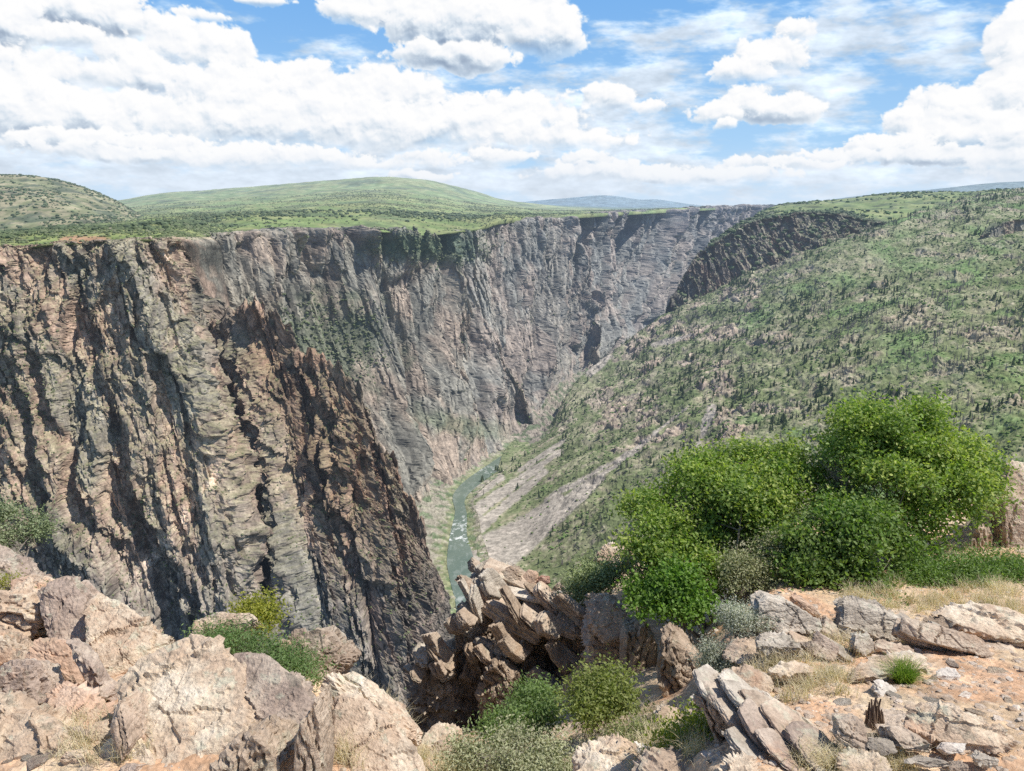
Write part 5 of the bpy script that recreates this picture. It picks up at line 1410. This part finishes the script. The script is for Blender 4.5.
def leaves(cen, size, nrm_bias, r, asp=.6, kind='broad', updir=None):
    """one folded leaf for each centre"""
    n = len(cen)
    d = r.normal(size=(n, 3)) + nrm_bias           # normal
    d /= np.linalg.norm(d, axis=1, keepdims=True)
    t = r.normal(size=(n, 3)) if updir is None else updir + .45*r.normal(size=(n, 3))
    t -= d*(t*d).sum(1, keepdims=True); t /= np.linalg.norm(t, axis=1, keepdims=True)+1e-9
    b = np.cross(d, t); s = np.asarray(size).reshape(-1, 1)
    if kind == 'broad':   # lobed blade, folded along the midrib
        prof = [(-.5, 0, 0), (-.12, .30, .06), (.02, .20, .04), (.22, .34, .08), (.5, 0, .02), (.22, -.34, .08), (.02, -.20, .04), (-.12, -.30, .06)]
        V = np.stack([cen + s*(x*t + y*asp/.6*b + z*d) for x, y, z in prof], 1)
        F = np.array([(0, 1, 2), (0, 2, 4), (2, 3, 4), (0, 4, 6), (4, 5, 6), (0, 6, 7)])
    else:
        prof = [(-.5, 0, 0), (0, asp*.5, .06), (.5, 0, 0), (0, -asp*.5, .06)]
        V = np.stack([cen + s*(x*t + y*b + z*d) for x, y, z in prof], 1)
        F = np.array([(0, 1, 2), (0, 2, 3)])
    k = V.shape[1]
    return V.reshape(-1, 3), (F[None] + np.arange(n)[:, None, None]*k).reshape(-1, 3), k

def bush(name, base, lobes, n_leaf, size, c0, c1, mat, label, cat='bush', seed=1, kind='broad', asp=.6, stems=7, stem_r=.02, shell=.55, ctip=None, group=None, cl=None, sub=0):
    """lobes: (centre xyz, radii xyz, weight). leaves sit in many small sprays spread over the lobes"""
    r = np.random.default_rng(seed)
    root = empty(name, tuple(base)); tag(root, label, cat, group)
    base = np.array(base, float)
    if sub:
        # each rounded mass is made of many smaller clumps with gaps between them
        L2 = []
        for l in lobes:
            c, R_ = np.array(l[0]), np.array(l[1]); k = sub
            for _ in range(k):
                v = r.normal(size=3); v[2] = abs(v[2]) if r.random() < .72 else v[2]; v /= np.linalg.norm(v)
                f = .14+.26*r.random()**1.5
                L2.append((c+v*R_*(.45+.75*r.random()), R_*f*np.array([1, 1, .85]), (l[2] if len(l) > 2 else 1.)*f*f))
        lobes = L2
    lw = np.array([l[2] if len(l) > 2 else 1. for l in lobes]); lw = lw/lw.sum()
    nsp = max(12, n_leaf//(cl or 26))
    li = r.choice(len(lobes), nsp, p=lw)
    C = np.array([l[0] for l in lobes], float)[li]; R = np.array([l[1] for l in lobes], float)[li]
    u = r.normal(size=(nsp, 3)); u[:, 2] = np.where(r.random(nsp) < .75, np.abs(u[:, 2]), u[:, 2]); u /= np.linalg.norm(u, axis=1, keepdims=True)
    bumpy = 1 + .30*fbm(u[:, 0]*2+li*3.1, u[:, 1]*2, u[:, 2]*2, 3, .6)*2
    rad = (shell + (1-shell)*r.random(nsp)**.6)*bumpy
    rad *= np.where(r.random(nsp) < .22, 1.1+.5*r.random(nsp), 1)
    sp = C + u*R*rad[:, None]
    depth = rad  # outer sprays that face up blend toward the tip colour
    per = r.poisson(n_leaf/nsp, nsp)+3
    idx = np.repeat(np.arange(nsp), per)
    lobtone = r.random(len(lobes))[li]
    sr = size*(2.2 if kind == 'broad' else 2.6)
    off = r.normal(size=(len(idx), 3))*sr*np.array([1, 1, .7])
    cen = sp[idx] + off
    s = size*(.6+.7*r.random(len(idx)))
    V, F, k = leaves(cen, s, u[idx]*.5+np.array([0, 0, .7]), r, asp, kind)
    mix = np.clip(r.random((len(idx), 1))*.35 + .25*r.random((nsp, 1))[idx] + .5*(lobtone**1.3)[idx][:, None], 0, 1)
    col = lerp(np.array(c0), np.array(c1), mix)
    if ctip is not None:
        tp = (sstep(.75, 1.1, depth)*(u[:, 2] > .1)*r.random(nsp)**.7)[idx][:, None]
        col = lerp(col, np.array(ctip), tp)
    col = np.repeat(col, k, 0)
    mesh_np('foliage', V-base, F, mat, col, parent=root)
    # stems
    Vs, Fs = [], []; offv = 0
    pick = r.choice(nsp, min(stems*6, nsp), replace=False)
    main = r.choice(len(lobes), stems, p=lw)
    for q in range(stems):
        e = np.array(lobes[main[q]][0]) + r.normal(size=3)*np.array(lobes[main[q]][1])*.3
        b0 = base + r.normal(size=3)*np.array([.08, .08, 0])*2*stem_r/.02
        m1 = lerp(b0, e, .5) + r.normal(size=3)*.08*np.linalg.norm(e-b0)
        t = np.linspace(0, 1, 7)[:, None]; pts = (1-t)**2*b0+2*t*(1-t)*m1+t*t*e
        a = tube(pts, stem_r*np.linspace(1, .35, 7)); Vs.append(a[0]); Fs.append(a[1]+offv); offv += len(a[0])
        for j in pick[q*6:(q+1)*6]:
            b1 = pts[3+int(r.integers(3))]; e1 = sp[j]
            m1 = lerp(b1, e1, .5)+r.normal(size=3)*.06*np.linalg.norm(e1-b1)
            p2 = (1-t)**2*b1+2*t*(1-t)*m1+t*t*e1
            a = tube(p2, stem_r*.45*np.linspace(1, .3, 7), 4); Vs.append(a[0]); Fs.append(a[1]+offv); offv += len(a[0])
    for j in r.choice(nsp, min(nsp, 160), replace=False):
        e1 = sp[j]+u[j]*size; c = np.array(lobes[li[j]][0]); b1 = lerp(e1, c, .55)
        m1 = lerp(b1, e1, .5)+r.normal(size=3)*size*.6
        t = np.linspace(0, 1, 4)[:, None]
        a = tube((1-t)**2*b1+2*t*(1-t)*m1+t*t*e1, stem_r*.25*np.linspace(1, .4, 4), 3); Vs.append(a[0]); Fs.append(a[1]+offv); offv += len(a[0])
    mesh_np('branches', np.concatenate(Vs)-base, np.concatenate(Fs), M_BARK, parent=root)
    return root

def LB(px_, py_, Y, rpx, rpy, ry=None, w=1.0):
    """lobe centred on a pixel at depth Y, radii in picture pixels"""
    s = Y/FPX*1.03
    return (at(px_, py_, Y), (rpx*s, (ry if ry else (rpx+rpy)/2*s), rpy*s), w*(rpx*rpy)/900.)

OA, OB, OT = (.11, .19, .045), (.32, .44, .10), (.52, .58, .15)
B_ = lambda x, y, Y: at(x, y, Y)
bush('oak_bush', B_(905, 562, 11.6), [LB(893, 440, 12.2, 50, 36), LB(870, 452, 11.9, 42, 34), LB(930, 450, 12.1, 44, 30), LB(975, 470, 12.3, 30, 22), LB(948, 485, 11.6, 44, 28), LB(880, 490, 11.3, 46, 34), LB(905, 415, 12.5, 26, 15, w=.9), LB(858, 425, 12.4, 20, 14), LB(990, 488, 12.3, 16, 12), LB(912, 522, 11.2, 34, 20, w=.8), LB(950, 512, 11.4, 34, 16, w=.8), LB(985, 505, 11.8, 20, 12, w=.7), LB(890, 540, 10.9, 24, 16), LB(930, 540, 11.0, 20, 12, w=.6)],
     40000, .062, OA, OB, M_LEAF, 'tallest bright green oak bush, on the right, rising above the others', seed=1, sub=16, ctip=OT, stems=12, stem_r=.03)
bush('oak_bush', B_(700, 625, 10.6), [LB(755, 478, 12.6, 60, 24), LB(700, 490, 12.3, 46, 24), LB(815, 480, 12.3, 34, 26), LB(790, 505, 11.8, 50, 30), LB(740, 515, 11.6, 52, 34), LB(680, 520, 11.6, 40, 30), LB(660, 545, 11.0, 32, 26), LB(705, 555, 10.9, 40, 26), LB(780, 455, 12.8, 22, 12), LB(645, 510, 12.0, 20, 14), LB(725, 575, 11.0, 24, 20, w=.7), LB(765, 540, 11.2, 24, 22), LB(660, 575, 10.6, 24, 16), LB(690, 585, 10.4, 22, 14), LB(835, 500, 11.6, 22, 18)],
     48000, .062, OA, OB, M_LEAF, 'broad spreading green oak bush in the middle, left of the tallest one', seed=2, sub=16, ctip=OT, stems=14, stem_r=.03)
bush('oak_bush', B_(838, 600, 9.8), [LB(815, 545, 10.3, 34, 30), LB(850, 555, 10.1, 36, 30), LB(840, 525, 10.6, 42, 24), LB(880, 540, 10.6, 26, 28), LB(800, 575, 9.9, 26, 16), LB(858, 582, 9.7, 30, 15)],
     19000, .062, (.10, .17, .05), (.30, .39, .12), M_LEAF, 'dark glossy green oak bush low in front of the tallest one', seed=3, sub=13, stems=9, stem_r=.025, ctip=(.17, .29, .05))
bush('oak_bush', B_(690, 640, 9.6), [LB(676, 592, 9.9, 24, 16), LB(658, 608, 9.7, 16, 10), LB(690, 608, 9.6, 18, 12), LB(645, 594, 10.2, 14, 9)],
     7500, .06, (.11, .21, .045), (.30, .44, .10), M_LEAF, 'small vivid green bush hanging over the rocks below the broad oak', seed=4, sub=7, stems=7, stem_r=.018, ctip=(.18, .34, .04))
bush('shrub', B_(745, 625, 9.7), [LB(745, 570, 10.2, 28, 22), LB(775, 555, 10.5, 22, 18), LB(725, 590, 10.0, 16, 18), LB(768, 585, 10.0, 18, 18), LB(800, 520, 11.2, 14, 14, w=.5)],
     9000, .045, (.25, .28, .12), (.44, .44, .25), M_SAGE, 'pale yellowish twiggy bush between the two oak bushes', seed=5, sub=5, kind='thin', asp=.4, stems=9, stem_r=.012, ctip=(.36, .34, .20))
bush('sage_bush', B_(730, 690, 6.9), [LB(732, 642, 7.2, 26, 24), LB(744, 624, 7.3, 20, 16), LB(720, 660, 7.1, 20, 16), LB(738, 666, 7.0, 20, 14)],
     15000, .028, (.36, .39, .29), (.56, .57, .46), M_SAGE, 'grey green sagebrush at the left end of the right hand slabs', seed=6, sub=5, kind='thin', asp=.35, stems=10, stem_r=.010, ctip=(.48, .47, .38))
bush('shrub', B_(600, 605, 12.3), [LB(590, 575, 12.9, 24, 14), LB(612, 585, 12.6, 22, 16), LB(632, 575, 13.0, 18, 16), LB(580, 592, 12.4, 14, 10)],
     9000, .055, (.23, .29, .12), (.40, .45, .23), M_SAGE, 'pale grey green bush behind the outcrop, under the pink rock', seed=7, sub=5, kind='thin', asp=.45, stems=8, stem_r=.014, ctip=(.34, .40, .18))
bush('shrub', B_(600, 738, 7.3), [LB(597, 690, 7.8, 22, 20), LB(608, 705, 7.6, 20, 18), LB(590, 715, 7.4, 14, 16), LB(612, 678, 8.0, 10, 9)],
     6500, .05, (.18, .23, .06), (.36, .39, .13), M_LEAF, 'loose yellow green bush standing alone in the gully below the pillars', seed=8, sub=5, kind='thin', asp=.5, stems=9, stem_r=.011, ctip=(.36, .38, .12))
bush('shrub', B_(530, 752, 7.6), [LB(536, 705, 8.4, 20, 14), LB(520, 722, 8.0, 24, 14), LB(548, 722, 8.0, 16, 12), LB(505, 735, 7.7, 16, 12)],
     7000, .05, (.14, .22, .07), (.28, .37, .14), M_LEAF, 'green feathery bush at the foot of the jagged outcrop', seed=9, sub=5, kind='thin', asp=.45, stems=8, stem_r=.011)
bush('shrub', B_(520, 790, 5.9), [LB(500, 752, 6.5, 34, 16), LB(540, 755, 6.5, 30, 18), LB(470, 762, 6.3, 22, 14), LB(520, 775, 6.1, 40, 14), LB(555, 775, 6.1, 18, 12)],
     13000, .04, (.27, .30, .15), (.48, .48, .29), M_SAGE, 'wide pale sage and dry leaved bush along the bottom edge of the gully', seed=10, sub=5, kind='thin', asp=.4, stems=12, stem_r=.010, ctip=(.40, .38, .26))
bush('shrub', B_(697, 790, 5.0), [LB(700, 738, 5.6, 18, 15), LB(690, 755, 5.4, 22, 12), LB(714, 752, 5.4, 14, 14), LB(704, 718, 5.7, 6, 8, w=.6), LB(680, 745, 5.5, 12, 12)],
     4500, .042, (.20, .28, .045), (.38, .42, .08), M_LEAF, 'bright yellow green plant at the foot of the layered front slabs', seed=11, sub=5, kind='thin', asp=.5, stems=9, stem_r=.008, ctip=(.46, .46, .09))
bush('shrub', B_(650, 760, 6.0), [LB(640, 735, 6.6, 18, 8), LB(662, 742, 6.3, 14, 8), LB(622, 742, 6.5, 10, 7)],
     3000, .035, (.20, .24, .08), (.34, .36, .14), M_SAGE, 'low yellowish plants among the stones left of the bright plant', seed=12, kind='thin', asp=.45, stems=6, stem_r=.007)
bush('shrub', B_(262, 650, 6.9), [LB(257, 617, 7.3, 15, 13), LB(266, 605, 7.4, 9, 8), LB(248, 612, 7.3, 9, 8), LB(264, 632, 7.1, 12, 9)],
     4200, .034, (.22, .25, .04), (.40, .40, .07), M_LEAF, 'small yellow bush on the rim above the left boulders', seed=13, sub=5, kind='thin', asp=.55, stems=7, stem_r=.009, ctip=(.50, .46, .08))
bush('weeds', B_(235, 662, 6.5), [LB(225, 641, 6.6, 22, 9), LB(250, 650, 6.5, 20, 9), LB(205, 638, 6.7, 10, 6)],
     4500, .036, (.16, .25, .09), (.30, .40, .17), M_LEAF, 'green weeds behind the purplish boulder, left part of the row', cat='weeds', seed=14, kind='thin', asp=.3, stems=8, stem_r=.006)
bush('weeds', B_(292, 680, 6.2), [LB(290, 663, 6.3, 20, 9), LB(306, 674, 6.2, 12, 7), LB(272, 657, 6.4, 12, 7)],
     4200, .036, (.16, .25, .09), (.30, .40, .17), M_LEAF, 'green weeds behind the purplish boulder, right part of the row', cat='weeds', seed=15, kind='thin', asp=.3, stems=8, stem_r=.006)
bush('shrub', B_(15, 562, 11.5), [LB(5, 520, 12.4, 22, 14), LB(25, 530, 12.2, 22, 13), LB(0, 540, 12.0, 24, 10), LB(-30, 525, 12.2, 30, 18)],
     9000, .05, (.15, .21, .08), (.34, .37, .22), M_SAGE, 'green and grey bush at the left edge above the boulders', seed=16, sub=5, kind='thin', asp=.5, stems=9, stem_r=.014)
bush('weeds', B_(20, 612, 9.0), [LB(8, 583, 9.2, 9, 4)], 700, .03, (.30, .32, .05), (.42, .40, .08), M_LEAF, 'tiny yellow plant on the top left boulders', cat='weeds', seed=17, kind='thin', asp=.5, stems=4, stem_r=.005)
bush('weeds', B_(58, 596, 8.6), [LB(56, 592, 8.7, 8, 4)], 700, .03, (.14, .20, .09), (.24, .30, .15), M_LEAF, 'tiny green plant in a crack of the left boulders', cat='weeds', seed=18, kind='thin', asp=.4, stems=4, stem_r=.005)
for k, (x, y, Y, rx, ry, lb) in enumerate([(945, 578, 10.0, 40, 17, 'leafy green weeds on the right between the oak and the flat tan slab'), (998, 576, 10.2, 38, 19, 'leafy green weeds at the right edge below the split tan rock'), (905, 585, 9.9, 16, 11, 'green weeds at the right foot of the dark glossy oak'), (880, 608, 9.0, 16, 8, 'dry and green weeds behind the weathered grey slab'), (1015, 640, 7.7, 14, 5, 'small pale green weeds at the right edge of the dirt')]):
    bush('weeds', B_(x, y+ry, Y), [LB(x, y, Y+.3, rx, ry), LB(x-rx*.5, y+3, Y, rx*.6, ry*.8), LB(x+rx*.5, y+2, Y, rx*.6, ry*.8)],
         int(5200*rx*ry/450), .05, (.11, .20, .05), (.26, .37, .11), M_LEAF, lb, cat='weeds', seed=30+k, kind='thin', asp=.45, stems=7, stem_r=.007)
# dead twigs in the bushes
bush('shrub', B_(850, 500, 11.4), [LB(838, 470, 11.7, 14, 18), LB(715, 462, 12.6, 8, 6, w=.3)], 900, .03, (.30, .26, .22), (.40, .36, .32), M_SAGE, 'grey dead twiggy stems showing between the oak bushes', seed=40, kind='thin', asp=.2, stems=16, stem_r=.010)

# grass
def blades(base, h, r, lean=.35, w=.004, segs=3, spread=1.0):
    n = len(base); a = r.random(n)*6.283
    d = np.stack([np.cos(a), np.sin(a), 0*a], 1); ln = (lean*(r.random((n, 1))*.9+.1)*spread)
    side = np.stack([-np.sin(a), np.cos(a), 0*a], 1)
    V = []
    for k in range(segs+1):
        t = k/segs
        c = base + np.array([0, 0, 1.])*h[:, None]*(t-.25*t*t*ln*2) + d*h[:, None]*ln*t*t*1.4
        ww = w*(1-t*.9)
        V += [c-side*ww, c+side*ww]
    V = np.stack(V, 1); F = []
    for k in range(segs): F += [(2*k, 2*k+1, 2*k+3), (2*k, 2*k+3, 2*k+2)]
    F = np.array(F); m = V.shape[1]
    return V.reshape(-1, 3), (F[None]+np.arange(n)[:, None, None]*m).reshape(-1, 3), m
r = np.random.default_rng(99)
g0 = ground_fast(904, 684)
n = 900; a = r.random(n)*6.283; q = .085*np.sqrt(r.random(n))
bs = np.stack([g0[0]+q*np.cos(a), g0[1]+q*np.sin(a), 0*a+g0[2]-.01], 1)
V, F, k = blades(bs, .22*(.6+.6*r.random(n)), r, .75, .0035)
o = mesh_np('grass_tuft', V, F, M_LEAF, np.repeat(lerp(np.array((.14, .26, .03)), np.array((.34, .44, .07)), r.random((n, 1))), k, 0), loc=g0); tag(o, 'bright green grass tuft growing in the orange dirt', 'grass tuft')
def drygrass(name, regions, label, n, hh, seed, cols=((.55, .44, .28), (.80, .70, .50)), lean=.9):
    r = np.random.default_rng(seed); P_ = []
    fx = gpx[40:785].ravel(); fy = gpy[40:785].ravel(); GP = Pn2[40:785].reshape(-1, 3)
    for (x, y, rx, ry, w) in regions:
        m = np.where(((fx-x)/rx)**2+((fy-y)/ry)**2 < 1)[0]; w = w*.8
        if len(m) == 0: continue
        clump = m[r.integers(0, len(m), max(3, int(n*w/45)))]
        i = clump[r.integers(0, len(clump), int(n*w))]
        p = GP[i].copy(); p[:, :2] += r.normal(size=(len(i), 2))*.045
        P_.append(p)
    bs = np.concatenate(P_); V, F, k = blades(bs, hh*(.4+.8*r.random(len(bs))), r, lean, .0028)
    c = lerp(np.array(cols[0]), np.array(cols[1]), r.random((len(bs), 1)))
    o = mesh_np(name, V, F, M_STRAW, np.repeat(c, k, 0)); tag(o, label, 'grass', kind='stuff')
drygrass('dry_grass', [(365, 735, 42, 38, 1.2), (815, 680, 46, 30, .35), (870, 640, 60, 22, .4), (900, 600, 60, 14, .45), (985, 610, 40, 26, .8), (860, 764, 60, 14, .35), (640, 745, 60, 30, .7), (100, 745, 60, 20, .25), (960, 560, 50, 24, .4), (765, 668, 30, 24, .15), (455, 765, 50, 16, .6)], 'straw coloured dry grass in wisps over the dirt and the banks', 5200, .20, 5)
# dead stump between the grey slabs
st = ground_fast(872, 726)
root = empty('dead_stump', tuple(st)); tag(root, 'dark split dead stump with stringy bark standing in the dirt', 'stump')
r = np.random.default_rng(4); Vs, Fs = [], []; off = 0
s_ = st[1]/FPX
for k in range(22):
    a = r.random()*6.283; rr_ = .055*r.random()**.5
    b0 = np.array([math.cos(a)*rr_*1.5, math.sin(a)*rr_, -.04]); t1 = b0*.5+np.array([(-.05+.08*r.random()), .02, (.10+.17*r.random())])
    m1 = (b0+t1)/2+r.normal(size=3)*.02
    t = np.linspace(0, 1, 6)[:, None]
    A_ = tube((1-t)**2*b0+2*t*(1-t)*m1+t*t*t1, .016*np.linspace(1.1, .35, 6)*(.6+.8*r.random()), 6); Vs.append(A_[0]); Fs.append(A_[1]+off); off += len(A_[0])
mw, ntw, bw = new_mat('dead_wood'); T = NT(ntw)
cw = T.vmath('MULTIPLY', T.n('ShaderNodeTexCoord').outputs['Object'], (60, 60, 6))
T.l(T.ramp(T.noise(cw, 1.5, 5), [(.3, (.09, .06, .045)), (.55, (.24, .17, .12)), (.75, (.42, .33, .25))]), bw.inputs['Base Color'])
mesh_np('wood', np.concatenate(Vs), np.concatenate(Fs), mw, parent=root)
